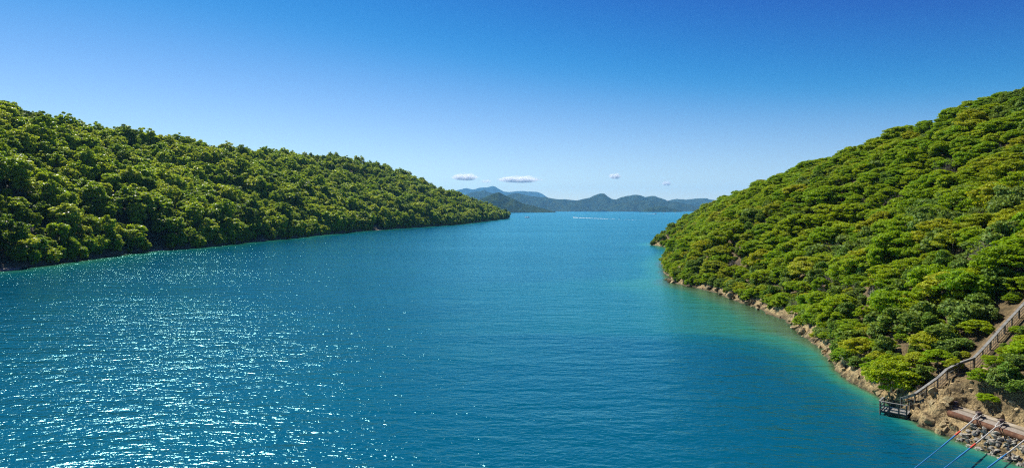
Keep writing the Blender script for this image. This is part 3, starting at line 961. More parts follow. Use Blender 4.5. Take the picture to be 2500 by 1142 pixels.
SKY = [   # skyline trees: pixel of the crown's top, depth of the ridge there, kind, scale, label
    ((2195, 318), 'kanuka', 0.85, 'R', 'windswept tree standing clear of the skyline halfway up the sunny ridge'),
    ((320, 306), 'bush', 0.6, 'L', 'dark lone treetop standing proud of the shaded ridge line'),
    ((10, 230), 'bush', 0.95, 'L', 'big dark tree topping the shaded ridge at the very edge of the photo'),
    ((165, 520), 'conifer', 1.0, 'L', 'tall dark conifer rising from the shaded shore beside the pale beach'),
]
for (px, py), k, s, side, lab in SKY:
    pi = PROTO[k][1]
    top = pi[4] * s
    Ys = np.arange(100, 1700, 1.0)
    Xs = (px - CX) / F * Ys; Zs = CAMH - (py - HY) / F * Ys - top
    H = heightR(Xs, Ys) if side == 'R' else heightL(Xs, Ys)
    inside = (Xs > shoreR(Ys) + 3) if side == 'R' else (Xs < shoreL(Ys) - 3)
    j = int(np.argmin(np.where(inside, np.abs(Zs - H), 1e9)))
    SPEC_T.append((float(Xs[j]), float(Ys[j]), float(H[j]) - 0.2, k, pi[0], s, 0.7, 'S', lab))

# which trees show largest: those become objects of their own, the rest of the wood one mass per hillside
T = np.array([(t[0], t[1], t[2]) for t in TREES])
dia = np.array([PLIST[t[4]][4] * t[5] for t in TREES]); hgt = np.array([PLIST[t[4]][5] * t[5] for t in TREES])
_, px, py = in_view(T[:, 0], T[:, 1], T[:, 2] + hgt * 0.6)
size = dia / T[:, 1] * F
size = np.where((px > 5) & (px < 2495) & (py > 100) & (py < 1120), size, 0)
order = np.argsort(-size)
N_IND = 300 - len(SPEC_T)
single = order[:N_IND]
ADJ = {'kanuka': 'bright green flat-topped tree', 'olive': 'yellow-olive flat-topped tree', 'broad': 'dark glossy round shrub', 'dead': 'bare grey dead shrub',
       'bush': 'dense dark green forest tree', 'lush': 'pale lime green forest tree', 'conifer': 'narrow dark conifer'}
CAT = {'kanuka': 'tree', 'olive': 'tree', 'broad': 'shrub', 'dead': 'shrub', 'bush': 'tree', 'lush': 'tree', 'conifer': 'tree'}
NAME = {'kanuka': 'spreading_tree', 'olive': 'olive_tree', 'broad': 'leafy_shrub', 'dead': 'dead_shrub', 'bush': 'forest_tree', 'lush': 'forest_tree', 'conifer': 'conifer'}
NAME['olive'] = 'yellowish_tree'
ORD = ['leftmost', 'second from left', 'third from left', 'fourth from left', 'fifth from left', 'sixth from left', 'seventh from left', 'eighth from left', 'ninth from left', 'tenth from left',
       'eleventh from left', 'twelfth from left', 'thirteenth from left', 'fourteenth from left', 'fifteenth from left', 'sixteenth from left', 'seventeenth from left', 'eighteenth from left', 'nineteenth from left', 'twentieth from left']


def zone(i):
    x, y, z, k, _, s, _, hill = TREES[i]
    if hill == 'L':
        dd = float(shoreL(np.array([y]))[0]) - x
        return 'at the shaded shore' if dd < 14 else 'a row behind the shaded shore' if dd < 32 else 'low on the shaded hillside' if dd < 60 else 'midway up the shaded hillside' if dd < 120 else 'high on the shaded hillside'
    dd = x - float(shoreR(np.array([y]))[0])
    if px[i] > 2250 and py[i] > 830: return 'beside the walkway and mooring ledge'
    where = 'above the walkway' if px[i] > 2330 else 'uphill of the landing platform' if px[i] > 2150 else 'above the tan rocks' if px[i] > 2000 else 'above the green shallows'
    how = 'at the water edge' if dd < 7 else 'low' if dd < 14 else 'part way up' if dd < 24 else 'midway up' if dd < 36 else 'far up' if dd < 55 else 'near the ridge'
    return how + ' ' + where


def add_tree(t, label, group):
    x, y, z, k, pi, s, rot = t[:7]
    _, _, cme, tme, _, _ = PLIST[pi]
    e = empty(NAME[k], (x, y, z))
    e.rotation_euler = (0, 0, rot); e.scale = (s * rng.uniform(0.85, 1.2), s * rng.uniform(0.85, 1.2), s * rng.uniform(0.72, 0.98))
    tag(e, label, CAT[k], group)
    obj('branches' if k == 'dead' else 'trunk', tme, e)
    if cme: obj('crown', cme, e)
    return e


by = {}
for i in single:
    base = ADJ[TREES[i][3]] + ' ' + zone(i)
    by.setdefault(base, []).append(i)
for base, ids in by.items():
    ids.sort(key=lambda i: px[i])
    hill = TREES[ids[0]][7]
    grp = 'trees on the sunny hillside' if hill == 'R' else 'trees of the shaded shore'
    for n, i in enumerate(ids):
        lab = base if len(ids) == 1 else '%s, %s' % (base, ORD[min(n, 19)] if n < 20 or n < len(ids) - 1 else 'last from left')
        if n >= 20: lab = base + ', among the rightmost few'
        add_tree(TREES[i], lab, grp)
for t in SPEC_T:
    add_tree(t, t[8], 'trees on the sunny hillside' if t[0] > 0 else 'trees of the shaded shore')
rest = sorted(set(range(len(TREES))) - set(int(i) for i in single))


def scatter(name, ids, label):
    me = bpy.data.meshes.new(name)
    pts = np.array([TREES[i][:3] for i in ids], dtype=np.float32)
    me.vertices.add(len(pts)); me.vertices.foreach_set('co', pts.ravel())
    a = me.attributes.new('which', 'INT', 'POINT'); a.data.foreach_set('value', np.array([TREES[i][4] for i in ids], dtype=np.int32))
    sq = rng.uniform(0.72, 1.0, len(ids)) if TREES[ids[0]][7] == 'R' else rng.uniform(0.8, 1.15, len(ids))
    a = me.attributes.new('size', 'FLOAT_VECTOR', 'POINT')
    a.data.foreach_set('vector', np.array([(TREES[i][5] * rng.uniform(0.8, 1.25), TREES[i][5] * rng.uniform(0.8, 1.25), TREES[i][5] * q) for i, q in zip(ids, sq)], dtype=np.float32).ravel())
    a = me.attributes.new('turn', 'FLOAT_VECTOR', 'POINT')
    a.data.foreach_set('vector', np.array([(rng.normal() * 0.06, rng.normal() * 0.06, TREES[i][6]) for i in ids], dtype=np.float32).ravel())
    o = obj(name, me)
    ng = bpy.data.node_groups.new('scatter_plants', 'GeometryNodeTree')
    ng.interface.new_socket(name='Geometry', in_out='INPUT', socket_type='NodeSocketGeometry')
    ng.interface.new_socket(name='Geometry', in_out='OUTPUT', socket_type='NodeSocketGeometry')
    gi = ng.nodes.new('NodeGroupInput'); go = ng.nodes.new('NodeGroupOutput')
    ip = ng.nodes.new('GeometryNodeInstanceOnPoints')
    ci = ng.nodes.new('GeometryNodeCollectionInfo')
    ci.inputs['Collection'].default_value = proto_col
    ci.inputs['Separate Children'].default_value = True
    ci.inputs['Reset Children'].default_value = True
    ip.inputs['Pick Instance'].default_value = True

    def attr(nm, ty):
        n = ng.nodes.new('GeometryNodeInputNamedAttribute'); n.data_type = ty
        n.inputs['Name'].default_value = nm
        return n.outputs['Attribute']
    ng.links.new(gi.outputs[0], ip.inputs['Points'])
    ng.links.new(ci.outputs[0], ip.inputs['Instance'])
    ng.links.new(attr('which', 'INT'), ip.inputs['Instance Index'])
    ng.links.new(attr('size', 'FLOAT_VECTOR'), ip.inputs['Scale'])
    er = ng.nodes.new('FunctionNodeEulerToRotation')
    ng.links.new(attr('turn', 'FLOAT_VECTOR'), er.inputs[0])
    ng.links.new(er.outputs[0], ip.inputs['Rotation'])
    ng.links.new(ip.outputs[0], go.inputs[0])
    md = o.modifiers.new('scatter', 'NODES'); md.node_group = ng
    return tag(o, label, 'forest', kind='stuff')


scatter('forest', [i for i in rest if TREES[i][7] == 'R'], 'bright evergreen bush covering the upper and far part of the sunny hillside')
scatter('forest', [i for i in rest if TREES[i][7] == 'L'], 'dense dark forest covering the long shaded hillside across the water')
print('trees', len(TREES), 'singles', len(single))

# ------------------------------------------------------------------ rocks along the shore
M['rock'] = noise_mat('tan_rock', (0.11, 0.075, 0.035), (0.29, 0.215, 0.105), 2.2, 0.85, 0.8, (0.44, 0.35, 0.20), 0.06, obj_rand=0.5)
M['stone'] = noise_mat('grey_stone', (0.12, 0.11, 0.09), (0.25, 0.23, 0.19), 3.0, 0.85, 0.6, (0.37, 0.345, 0.29), 0.04, obj_rand=0.55)
M['concrete'] = noise_mat('weathered_concrete', (0.20, 0.16, 0.11), (0.31, 0.26, 0.19), 1.3, 0.85, 0.4, (0.38, 0.34, 0.27), 0.02)
M['gravel'] = noise_mat('gravel', (0.13, 0.11, 0.09), (0.27, 0.23, 0.19), 14.0, 0.9, 1.0, (0.42, 0.38, 0.33), 0.05)
M['rust'] = noise_mat('rusty_steel', (0.04, 0.014, 0.007), (0.105, 0.040, 0.017), 1.6, 0.8, 0.5, (0.19, 0.095, 0.045), 0.03)
M['iron'] = noise_mat('dark_iron', (0.05, 0.035, 0.035), (0.13, 0.09, 0.085), 6.0, 0.6, 0.3, None, 0.01, metallic=0.3)
M['wood'] = noise_mat('weathered_timber', (0.085, 0.085, 0.078), (0.18, 0.178, 0.165), 2.5, 0.85, 0.5, (0.26, 0.257, 0.24), 0.02)
M['wood_dark'] = noise_mat('dark_timber', (0.035, 0.032, 0.028), (0.10, 0.09, 0.075), 3.0, 0.8, 0.3)
M['wire'] = noise_mat('fence_rod', (0.05, 0.05, 0.045), (0.12, 0.11, 0.10), 6.0, 0.7, 0.0)
M['rope_white'] = noise_mat('white_rope', (0.36, 0.35, 0.33), (0.56, 0.55, 0.52), 30.0, 0.8, 0.4, None, 0.01)
M['rope_red'] = noise_mat('red_binding', (0.50, 0.055, 0.03), (0.70, 0.10, 0.06), 20.0, 0.7, 0.2, None, 0.005)
M['rope_blue'] = noise_mat('blue_rope', (0.01, 0.13, 0.36), (0.04, 0.25, 0.55), 25.0, 0.75, 0.4, None, 0.01)


def rock_mesh(seed, cuts=9, sub=2):
    """faceted boulder: a ball cut by random planes"""
    import bmesh
    rg = np.random.default_rng(seed)
    bm = bmesh.new()
    bmesh.ops.create_icosphere(bm, subdivisions=sub, radius=1.0)
    co = np.array([v.co for v in bm.verts])
    for _ in range(cuts):
        n = rg.normal(size=3); n /= np.linalg.norm(n)
        h = rg.uniform(0.35, 0.8)
        over = np.maximum(co @ n - h, 0)
        co = co - over[:, None] * n
    co += rg.normal(size=co.shape) * 0.025
    co *= rg.uniform(0.7, 1.25, 3) * np.array([1, 1, 0.75])
    for v, c in zip(bm.verts, co): v.co = c
    me = bpy.data.meshes.new('rock'); bm.to_mesh(me); bm.free()
    return me


ROCKS = [rock_mesh(300 + i) for i in range(8)]
for m in ROCKS: m.materials.append(M['rock'])
STONES = [rock_mesh(400 + i, 11, 1) for i in range(6)]
for m in STONES: m.materials.append(M['stone'])
n = 0
rr = random.Random(5)
while n < 225:
    y = 62 + 150 * rr.random() ** 1.7
    dd = rr.uniform(-1.2, 3.8)
    x = float(shoreR(np.array([y]))[0]) + dd
    s_, r_ = ledge_sr(x, y)
    if s_ > -0.6 and r_ > -0.6: continue
    if abs(y - 68) < 1.6 and x < 43.5: continue
    z = float(heightR(np.array([x]), np.array([y]))[0])
    if z < -0.5: continue
    sc = rr.choice([0.25, 0.35, 0.45, 0.6, 0.8]) * rr.uniform(0.7, 1.25) * (1 + (y - 62) / 200)
    o = obj('rock', ROCKS[rr.randrange(8)], hr)
    o.location = (x, y, z + sc * 0.15); o.scale = (sc, sc, sc)
    o.rotation_euler = (rr.uniform(-.4, .4), rr.uniform(-.4, .4), rr.uniform(0, 6.28))
    n += 1

n = 0
while n < 75:                                   # broken rock on the cut bank behind the ledge and below the walkway
    q = LEDGE_A + LDIR * rr.uniform(-5.5, 12) + LNRM * rr.uniform(2.1, 6.0)
    if float(path_dist(np.array([q[0]]), np.array([q[1]]))[0][0]) < 0.8: continue
    z = float(heightR(np.array([q[0]]), np.array([q[1]]))[0])
    sc = rr.choice([0.18, 0.25, 0.35, 0.5]) * rr.uniform(0.8, 1.3)
    o = obj('rock', ROCKS[rr.randrange(8)], hr)
    o.location = (q[0], q[1], z + sc * 0.1); o.scale = (sc, sc, sc)
    o.rotation_euler = (rr.uniform(-.5, .5), rr.uniform(-.5, .5), rr.uniform(0, 6.28))
    n += 1

# ------------------------------------------------------------------ mooring ledge, fender pipe, stone revetment, bollards
def lp(s, r, z):
    return Vector((LEDGE_A[0] + LDIR[0] * s + LNRM[0] * r, LEDGE_A[1] + LDIR[1] * s + LNRM[1] * r, z))


ledge = empty('mooring_ledge', lp(0, 1, 1.45))
tag(ledge, 'low concrete mooring ledge with gravel top above the stone revetment', 'quay')


def slab(s0, s1, r0, r1, z0, z1):
    mb = MB()
    q = [lp(s0, r0, z0), lp(s1, r0, z0), lp(s1, r1, z0), lp(s0, r1, z0), lp(s0, r0, z1), lp(s1, r0, z1), lp(s1, r1, z1), lp(s0, r1, z1)]
    return mb.add(q, [(0, 3, 2, 1), (4, 5, 6, 7), (0, 1, 5, 4), (1, 2, 6, 5), (2, 3, 7, 6), (3, 0, 4, 7)])


def keep_world(o, parent):
    o.parent = parent
    o.matrix_parent_inverse = Matrix.Translation(-Vector(parent.location))
    return o


for a, b in ((-1.3, 2.1), (2.12, 5.6), (5.62, 9.2), (9.22, 13.0), (13.02, LEDGE_LEN)):
    keep_world(slab(a, b, 1.15, 1.95, 0.9, 1.95 + rr.uniform(-.02, .02)).build('kerb_block', M['concrete']), ledge)
keep_world(slab(0.2, LEDGE_LEN, 0.15, 1.148, 0.7, 1.82).build('gravel_bed', M['gravel']), ledge)
pipe = MB()
pp = [lp(s, 0.0 + 0.04 * math.sin(s), 1.55) for s in np.linspace(0.15, LEDGE_LEN, 14)]
pipe.tube(pp, 0.30, 16)
pipe_o = tag(pipe.build('fender_pipe', M['rust'], None, True), 'thick rust-red steel pipe lying along the edge of the mooring ledge', 'pipe')
rv = empty('stone_revetment', lp(8, -1, 0))
tag(rv, 'loose pale grey stones piled under the rusty pipe', 'revetment')
for i in range(300):
    s = 3.0 + 12.0 * rr.random()
    r = -0.1 - 2.7 * rr.random()
    p = lp(s, r, 0)
    z = float(heightR(np.array([p.x]), np.array([p.y]))[0])
    sc = rr.uniform(0.2, 0.44)
    o = obj('stone', STONES[rr.randrange(6)])
    o.location = (p.x, p.y, max(z, -0.25) + sc * 0.3); o.scale = (sc, sc, sc * 0.8)
    o.rotation_euler = (rr.uniform(-.5, .5), rr.uniform(-.5, .5), rr.uniform(0, 6.28))
    keep_world(o, rv)


def bollard(p, label):
    e = empty('mooring_bollard', p)
    tag(e, label, 'bollard', 'mooring bollards on the ledge')
    MB().lathe([(0.30, 0.0), (0.30, 0.05), (0.19, 0.08), (0.15, 0.2), (0.15, 0.38)], n=18).build('post', M['iron'], e, True)
    post = e.children[0]
    MB().lathe([(0.15, 0.385), (0.25, 0.43), (0.27, 0.48), (0.22, 0.53), (0.05, 0.55)], n=18).build('cap', M['iron'], e, True)
    a = LDIR
    mb = MB()
    mb.tube([(-a[0] * 0.13, -a[1] * 0.13, 0.30), (-a[0] * 0.42, -a[1] * 0.42, 0.36)], 0.055, 8)
    mb.build('horn', M['iron'], post, True)
    mb = MB()
    mb.tube([(a[0] * 0.13, a[1] * 0.13, 0.30), (a[0] * 0.42, a[1] * 0.42, 0.36)], 0.055, 8)
    mb.build('horn', M['iron'], post, True)
    return e


def ledge_at_px(px_, r, z):
    for s in np.arange(-2, LEDGE_LEN, 0.02):
        p = lp(s, r, z)
        if CX + F * p.x / p.y > px_: return p
    return lp(LEDGE_LEN, r, z)


BOL = []
for px_, lab in ((2333, 'squat iron bollard with no rope on the end of the concrete ledge'), (2391, 'iron bollard holding the mooring rope nearest the walkway'),
                 (2446, 'iron bollard holding the second mooring rope from the walkway'), (2524, 'iron bollard holding the third mooring rope'), (2600, 'iron bollard holding the rope farthest from the walkway')):
    p = ledge_at_px(px_, 1.45 if px_ < 2340 else 1.0, 1.95 if px_ < 2340 else 1.82)
    BOL.append(bollard(p, lab))
rope_lab = ['mooring rope nearest the walkway, white eye, red binding, blue tail', 'second mooring rope from the walkway, white eye, red binding, blue tail',
            'third mooring rope, white eye meeting a blue tail above the stones', 'blue mooring rope crossing the very corner of the photo']
far = [at_depth(2047, 1264, 40.0), at_depth(2110, 1264, 40.0), at_depth(2200, 1266, 40.0), at_depth(2292, 1258, 40.0)]
mark = [0.20, 0.265, 0.27, 0.20]
for i in range(4):
    b = BOL[i + 1].location + Vector((0, 0, 0.30))
    e = empty('mooring_rope', b)
    tag(e, rope_lab[i], 'rope', 'mooring ropes')
    end = b + (far[i] - b) * 1.45

    def P(t, off=0.0):
        q = b + (far[i] - b) * t
        q.z -= 0.5 * 4 * (t / 1.45) * (1 - t / 1.45)
        return q
    m_ = mark[i]
    d_ = (far[i] - b).normalized(); side = Vector((-d_.y, d_.x, 0)).normalized()
    spl = 0.07
    loop = [P(spl) , P(0.05) + side * 0.12, b + side * 0.2 + d_ * 0.05, b + side * 0.15 - d_ * 0.17, b - d_ * 0.23, b - side * 0.15 - d_ * 0.17, b - side * 0.2 + d_ * 0.05, P(0.05) - side * 0.12, P(spl)]
    mb = MB(); mb.tube(loop, 0.045, 6); keep_world(mb.build('eye_loop', M['rope_white'], None, True), e)
    mb = MB(); mb.tube([P(t) for t in np.linspace(spl - 0.01, m_, 9)], 0.052, 7); keep_world(mb.build('white_section', M['rope_white'], None, True), e)
    if i < 2:
        mb = MB(); mb.tube([P(m_ - 0.002), P(m_ + 0.02), P(m_ + 0.045)], [0.075, 0.085, 0.075], 8); keep_world(mb.build('binding', M['rope_red'], None, True), e)
    mb = MB(); mb.tube([P(t) for t in np.linspace(m_ + (0.045 if i < 2 else 0), m_ + 0.17, 5)], [0.06] * 4 + [0.04], 7); keep_world(mb.build('splice', M['rope_blue'], None, True), e)
    mb = MB(); mb.tube([P(t) for t in np.linspace(m_ + 0.17, 1.45, 14)], 0.036, 7); keep_world(mb.build('blue_section', M['rope_blue'], None, True), e)

# ------------------------------------------------------------------ walkway with its handrail
wk = empty('walkway_railing', PATH[0])
tag(wk, 'long grey timber handrail climbing the slope from the landing platform', 'railing')
# even spacing along the path
seg = [(PATH[i], PATH[i + 1]) for i in range(len(PATH) - 1)]
dense = []
for a, b in seg:
    k = max(2, int((b - a).length / 0.25))
    for j in range(k): dense.append(a.lerp(b, j / k))
dense.append(PATH[-1])
dz = np.array([p.z for p in dense]); kk = np.ones(13) / 13
dz = np.convolve(np.pad(dz, 6, mode='edge'), kk, 'valid')
dense = [Vector((p.x, p.y, float(z) + 0.1)) for p, z in zip(dense, dz)]
RH = 1.08
acc, posts, balus, last = 0.0, [], [], dense[0]
for p in dense:
    acc += (p - last).length; last = p
    if not posts or (acc - posts[-1][0]) >= 1.75: posts.append((acc, p))
    if not balus or (acc - balus[-1][0]) >= 0.45: balus.append((acc, p))
for _, p in posts:
    mb = MB(); mb.box((p.x - 0.06, p.y - 0.06, p.z - 0.6), (p.x + 0.06, p.y + 0.06, p.z + RH - 0.02)); keep_world(mb.build('post', M['wood_dark']), wk)
for _, p in balus:
    mb = MB(); mb.tube([(p.x, p.y, p.z + 0.12), (p.x, p.y, p.z + RH - 0.03)], 0.018, 5); keep_world(mb.build('baluster', M['wire']), wk)
step = max(1, len(posts) // 1)
for (s0, a), (s1, b) in zip(posts[:-1], posts[1:]):
    u = Vector((0, 0, 1))
    mb = MB(); mb.bar(a + u * RH, b + u * RH, 0.30, 0.06); keep_world(mb.build('top_rail', M['wood']), wk)
    mb = MB(); mb.bar(a + u * (RH - 0.14), b + u * (RH - 0.14), 0.05, 0.20); keep_world(mb.build('face_board', M['wood']), wk)
    mb = MB(); mb.bar(a + u * 0.55, b + u * 0.55, 0.035, 0.05); keep_world(mb.build('mid_rail', M['wood']), wk)
    mb = MB(); mb.bar(a + u * 0.13, b + u * 0.13, 0.035, 0.05); keep_world(mb.build('bottom_rail', M['wood_dark']), wk)
# trodden path on the uphill side of the handrail
mb = MB()
pv, pf = [], []
for i, p in enumerate(dense):
    q = dense[min(i + 1, len(dense) - 1)]; o_ = dense[max(i - 1, 0)]
    t_ = Vector((q.x - o_.x, q.y - o_.y, 0)).normalized(); s_ = Vector((-t_.y, t_.x, 0))
    pv += [p + s_ * -0.35 + Vector((0, 0, -0.04)), p + s_ * 1.2 + Vector((0, 0, -0.02)), p + s_ * 1.25 + Vector((0, 0, -0.7)), p + s_ * -0.4 + Vector((0, 0, -0.7))]
for i in range(len(dense) - 1):
    for k in range(4):
        k2 = (k + 1) % 4
        pf.append((4 * i + k, 4 * i + k2, 4 * i + 4 + k2, 4 * i + 4 + k))
mb.add(pv, pf)
M['dirt'] = noise_mat('trodden_earth', (0.08, 0.055, 0.03), (0.17, 0.12, 0.06), 2.5, 0.9, 0.5, (0.26, 0.19, 0.10), 0.05)
tag(mb.build('footpath', M['dirt']), kind='structure')

# ------------------------------------------------------------------ landing platform
lpf = empty('landing_platform', (41, 68, 0))
tag(lpf, 'small timber landing platform with railing standing in the water', 'platform')
A = at(2147, 978, 1.42); B = at(2215, 990, 1.42)
A.z = B.z = 0.0
ab = (B - A); L = ab.length; ux = ab.normalized(); uy = Vector((-ux.y, ux.x, 0))


def pl(a, b, z):
    q = A + ux * a + uy * b
    return Vector((q.x, q.y, z))


nb = 11
for i in range(nb):
    w = L / nb
    mb = MB(); mb.bar(pl(w * (i + .5), -0.05, 0.42), pl(w * (i + .5), 1.9, 0.42), w - 0.02, 0.05); keep_world(mb.build('deck_board', M['wood']), lpf)
for b in (0.1, 1.75):
    mb = MB(); mb.bar(pl(-0.02, b, 0.30), pl(L + 0.02, b, 0.30), 0.10, 0.18); keep_world(mb.build('joist', M['wood_dark']), lpf)
for a in (0.06, L * 0.36, L * 0.7, L - 0.06):
    mb = MB(); p = pl(a, 0, 0); mb.bar(Vector((p.x, p.y, -1.6)), Vector((p.x, p.y, 1.38)), 0.11, 0.11, (0, 1, 0)); keep_world(mb.build('post', M['wood_dark']), lpf)
for a in (0.06, L - 0.06):
    mb = MB(); p = pl(a, 1.85, 0); mb.bar(Vector((p.x, p.y, -1.6)), Vector((p.x, p.y, 1.38)), 0.11, 0.11, (0, 1, 0)); keep_world(mb.build('post', M['wood_dark']), lpf)
mb = MB(); mb.bar(pl(-0.05, 0, 1.42), pl(L + 0.05, 0, 1.42), 0.20, 0.06); keep_world(mb.build('top_rail', M['wood']), lpf)
mb = MB(); mb.bar(pl(0.0, 0.102, 1.42), pl(0.0, 1.9, 1.42), 0.18, 0.06); keep_world(mb.build('top_rail', M['wood']), lpf)
for z in (0.98, 0.66):
    mb = MB(); mb.bar(pl(0, -0.02, z), pl(L, -0.02, z), 0.05, 0.11); keep_world(mb.build('mid_rail', M['wood']), lpf)
    mb = MB(); mb.bar(pl(0, 0.06, z), pl(0, 1.85, z), 0.05, 0.11); keep_world(mb.build('mid_rail', M['wood']), lpf)

# ------------------------------------------------------------------ boats
M['gelcoat'] = noise_mat('white_hull', (0.72, 0.73, 0.74), (0.82, 0.82, 0.82), 0.8, 0.3, 0.0)
M['glass'] = noise_mat('dark_cabin_glass', (0.02, 0.03, 0.04), (0.04, 0.05, 0.06), 1.0, 0.15, 0.0, spec=0.6)
M['foam'] = noise_mat('foam', (0.36, 0.46, 0.52), (0.62, 0.68, 0.70), 0.25, 0.9, 0.0)


def boat(loc, rot, L, label, sail=False):
    e = empty('sail_boat' if sail else 'motor_boat', loc)
    e.rotation_euler = (0, 0, rot)
    tag(e, label, 'boat', 'small boats on the sound')
    W = L * 0.17
    v, f = [], []
    st = [(-0.5, 0.92, 0.0), (-0.2, 1.0, 0.0), (0.15, 0.92, 0.03), (0.35, 0.6, 0.07), (0.5, 0.04, 0.13)]
    for x, w, up in st:
        h = 0.13 + up
        for yy, zz in ((-W * w, h), (-W * w * 0.8, -0.02), (0, -0.06), (W * w * 0.8, -0.02), (W * w, h), (0, h - 0.01)):
            v.append((x * L, yy, zz * L))
    for i in range(len(st) - 1):
        for k in range(6):
            k2 = (k + 1) % 6
            f.append((i * 6 + k, i * 6 + 6 + k, i * 6 + 6 + k2, i * 6 + k2))
    f += [(0, 1, 2, 3, 4, 5), tuple(range(29, 23, -1))]
    MB().add(v, f).build('hull', M['gelcoat'], e)
    c = MB()
    q = [(-0.15, .7, .12), (0.2, .6, .14), (0.12, .52, .30), (-0.15, .6, .30)]
    cv = [(x * L, -W * y, z * L) for x, y, z in q] + [(x * L, W * y, z * L) for x, y, z in q]
    c.add(cv, [(0, 1, 2, 3), (7, 6, 5, 4), (0, 4, 5, 1), (1, 5, 6, 2), (2, 6, 7, 3), (3, 7, 4, 0)]).build('cabin', M['gelcoat'], e)
    cab = e.children[-1]
    w_ = MB()
    w_.add([(0.19 * L, -W * .5, .17 * L), (0.19 * L, W * .5, .17 * L), (0.14 * L, W * .45, .28 * L), (0.14 * L, -W * .45, .28 * L)], [(0, 1, 2, 3)])
    w_.build('windscreen', M['glass'], cab)
    if sail:
        m_ = MB(); m_.tube([(0.05 * L, 0, 0.3 * L), (0.05 * L, 0, 1.25 * L)], 0.012 * L, 6); m_.build('mast', M['gelcoat'], e)
    return e


boat(at(1284, 531.8, 0) , 2.2, 9.5, 'white boat nearer the dark headland of the pair lying close together', False)
boat(at(1289, 531.5, 0), 0.5, 10.5, 'white boat on the open water side of the pair lying close together')
wb = at(1401, 531.2, 0)
we = at(1560, 537.2, 0)
wd = (wb - we).normalized()
boat(wb, math.atan2(wd.y, wd.x), 9.0, 'white speedboat at the head of the long wake')
FARB = [((1600, 522.6), 'low white boat with a short wake in front of the dark islet'), ((1621, 521.6), 'tiny white boat just beyond the islet tip'), ((1649, 520.6), 'tiny pale yacht between two other far boats'), ((1670, 521.2), 'tiny white boat closest to the wooded headland')]
for k, ((a, b), lab) in enumerate(FARB):
    boat(at(a, b, 0), 0.2 + k, 15.0 if k != 2 else 11, lab, k == 2)
# long wake and the short one
def wake(name, head, tail, w0, w1, label, seed):
    rg = np.random.default_rng(seed)
    mb = MB()
    d_ = (tail - head); n_ = 90
    side = Vector((-d_.y, d_.x, 0)).normalized()
    for arm in (-1, 1):
        for i in range(n_):
            t0, t1 = i / n_, (i + 1) / n_
            if rg.random() < t0 * 0.75: continue
            c0 = head + d_ * t0 + side * (arm * (w0 + (w1 - w0) * t0) * 0.5); c1 = head + d_ * t1 + side * (arm * (w0 + (w1 - w0) * t1) * 0.5)
            h = (1 - t0) ** 2 * 0.9 + 0.12
            hw = ((1 - t0) * 1.5 + 0.4) * rg.uniform(0.8, 1.2)
            mb.add([c0 - side * hw + Vector((0, 0, 0.02)), c0 + Vector((0, 0, h * rg.uniform(.6, 1.2))), c0 + side * hw + Vector((0, 0, 0.02)),
                    c1 - side * hw + Vector((0, 0, 0.02)), c1 + Vector((0, 0, h * rg.uniform(.6, 1.2))), c1 + side * hw + Vector((0, 0, 0.02))],
                   [(0, 1, 4, 3), (1, 2, 5, 4)])
    o = mb.build(name, M['foam'])
    return tag(o, label, 'wake', kind='stuff')


wake('boat_wake', wb - wd * 4, we, 3, 16, 'long white foam wake drawn behind the speedboat', 1)
fb = at(1598, 522.7, 0)
wake('boat_wake', fb, fb + Vector((-75, -10, 0)), 3, 10, 'short white foam wake by the dark islet', 2)

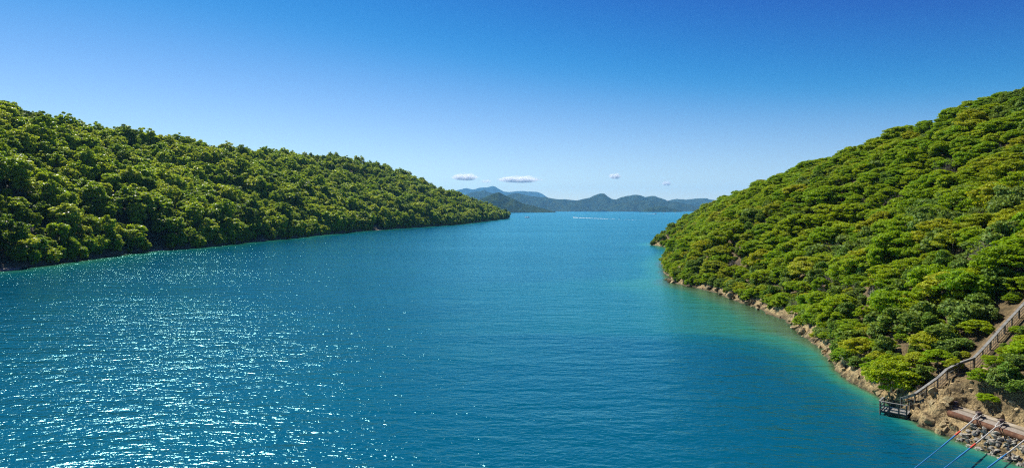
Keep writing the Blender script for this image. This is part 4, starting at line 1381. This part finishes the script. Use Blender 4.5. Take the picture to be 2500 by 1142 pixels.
# ------------------------------------------------------------------ clouds, far beyond the air we look through
def cloud_material(size, thick):
    m, nt, out = new_mat('cloud')
    tc = N(nt, 'ShaderNodeTexCoord')
    n1 = N(nt, 'ShaderNodeTexNoise', Scale=3.2, Detail=5, Roughness=0.6); nt.links.new(tc.outputs['Generated'], n1.inputs['Vector'])
    mp = N(nt, 'ShaderNodeMapping'); mp.inputs['Location'].default_value = (-0.5, -0.5, -0.35); nt.links.new(tc.outputs['Generated'], mp.inputs['Vector'])
    ln = N(nt, 'ShaderNodeVectorMath', operation='LENGTH'); nt.links.new(mp.outputs['Vector'], ln.inputs[0])
    fall = math_n(nt, 'SUBTRACT', 0.52, ln.outputs['Value'])
    v = math_n(nt, 'ADD', fall, math_n(nt, 'MULTIPLY', math_n(nt, 'SUBTRACT', n1.outputs['Fac'], 0.5), 0.95))
    mr = N(nt, 'ShaderNodeMapRange'); mr.inputs['From Min'].default_value = 0.06; mr.inputs['From Max'].default_value = 0.4; mr.inputs['To Max'].default_value = thick
    nt.links.new(v, mr.inputs['Value'])
    pv = N(nt, 'ShaderNodeVolumePrincipled', Anisotropy=0.35)
    pv.inputs['Color'].default_value = (1, 1, 1, 1)
    nt.links.new(mr.outputs['Result'], pv.inputs['Density'])
    nt.links.new(pv.outputs[0], out.inputs['Volume'])
    return m


CLOUDS = [((1137, 430), 58, 17, 'long white cloud low over the shaded headland'), ((1188, 441), 26, 9, 'faint thin wisp of cloud between the two largest clouds'), ((1270, 436), 92, 16, 'widest flat white cloud above the blue mountain'),
          ((1502, 428), 27, 15, 'small puffy cloud above the middle peak'), ((1628, 446), 20, 12, 'smallest round cloud above the sunny headland')]
CD = 42000.0
for k, ((cx_, cy_), w, h, lab) in enumerate(CLOUDS):
    c = at_depth(cx_, cy_, CD)
    W, H = w / F * CD * 0.66, h / F * CD * 0.66
    import bmesh
    bm = bmesh.new(); bmesh.ops.create_icosphere(bm, subdivisions=3, radius=1.0)
    me = bpy.data.meshes.new('cloud'); bm.to_mesh(me); bm.free()
    me.materials.append(cloud_material(W, (0.003 if k == 1 else 0.012) * 320 / max(H, 120)))
    o = obj('cloud', me); o.location = c; o.scale = (W, W * 0.5, H)
    tag(o, lab, 'cloud', 'small clouds over the horizon')

# ------------------------------------------------------------------ the air
hz = MB(); hz.box((-17500, -1000, -11), (17500, 26000, 950))
m, nt, out = new_mat('haze')
pv = N(nt, 'ShaderNodeVolumePrincipled', Density=3.1e-5, Anisotropy=0.1)
pv.inputs['Color'].default_value = (0.22, 0.58, 1.0, 1)
nt.links.new(pv.outputs[0], out.inputs['Volume'])
m.cycles.volume_sampling = 'DISTANCE'
m.cycles.homogeneous_volume = True
tag(hz.build('haze', m), 'pale blue summer haze filling the sound', 'haze', kind='stuff')
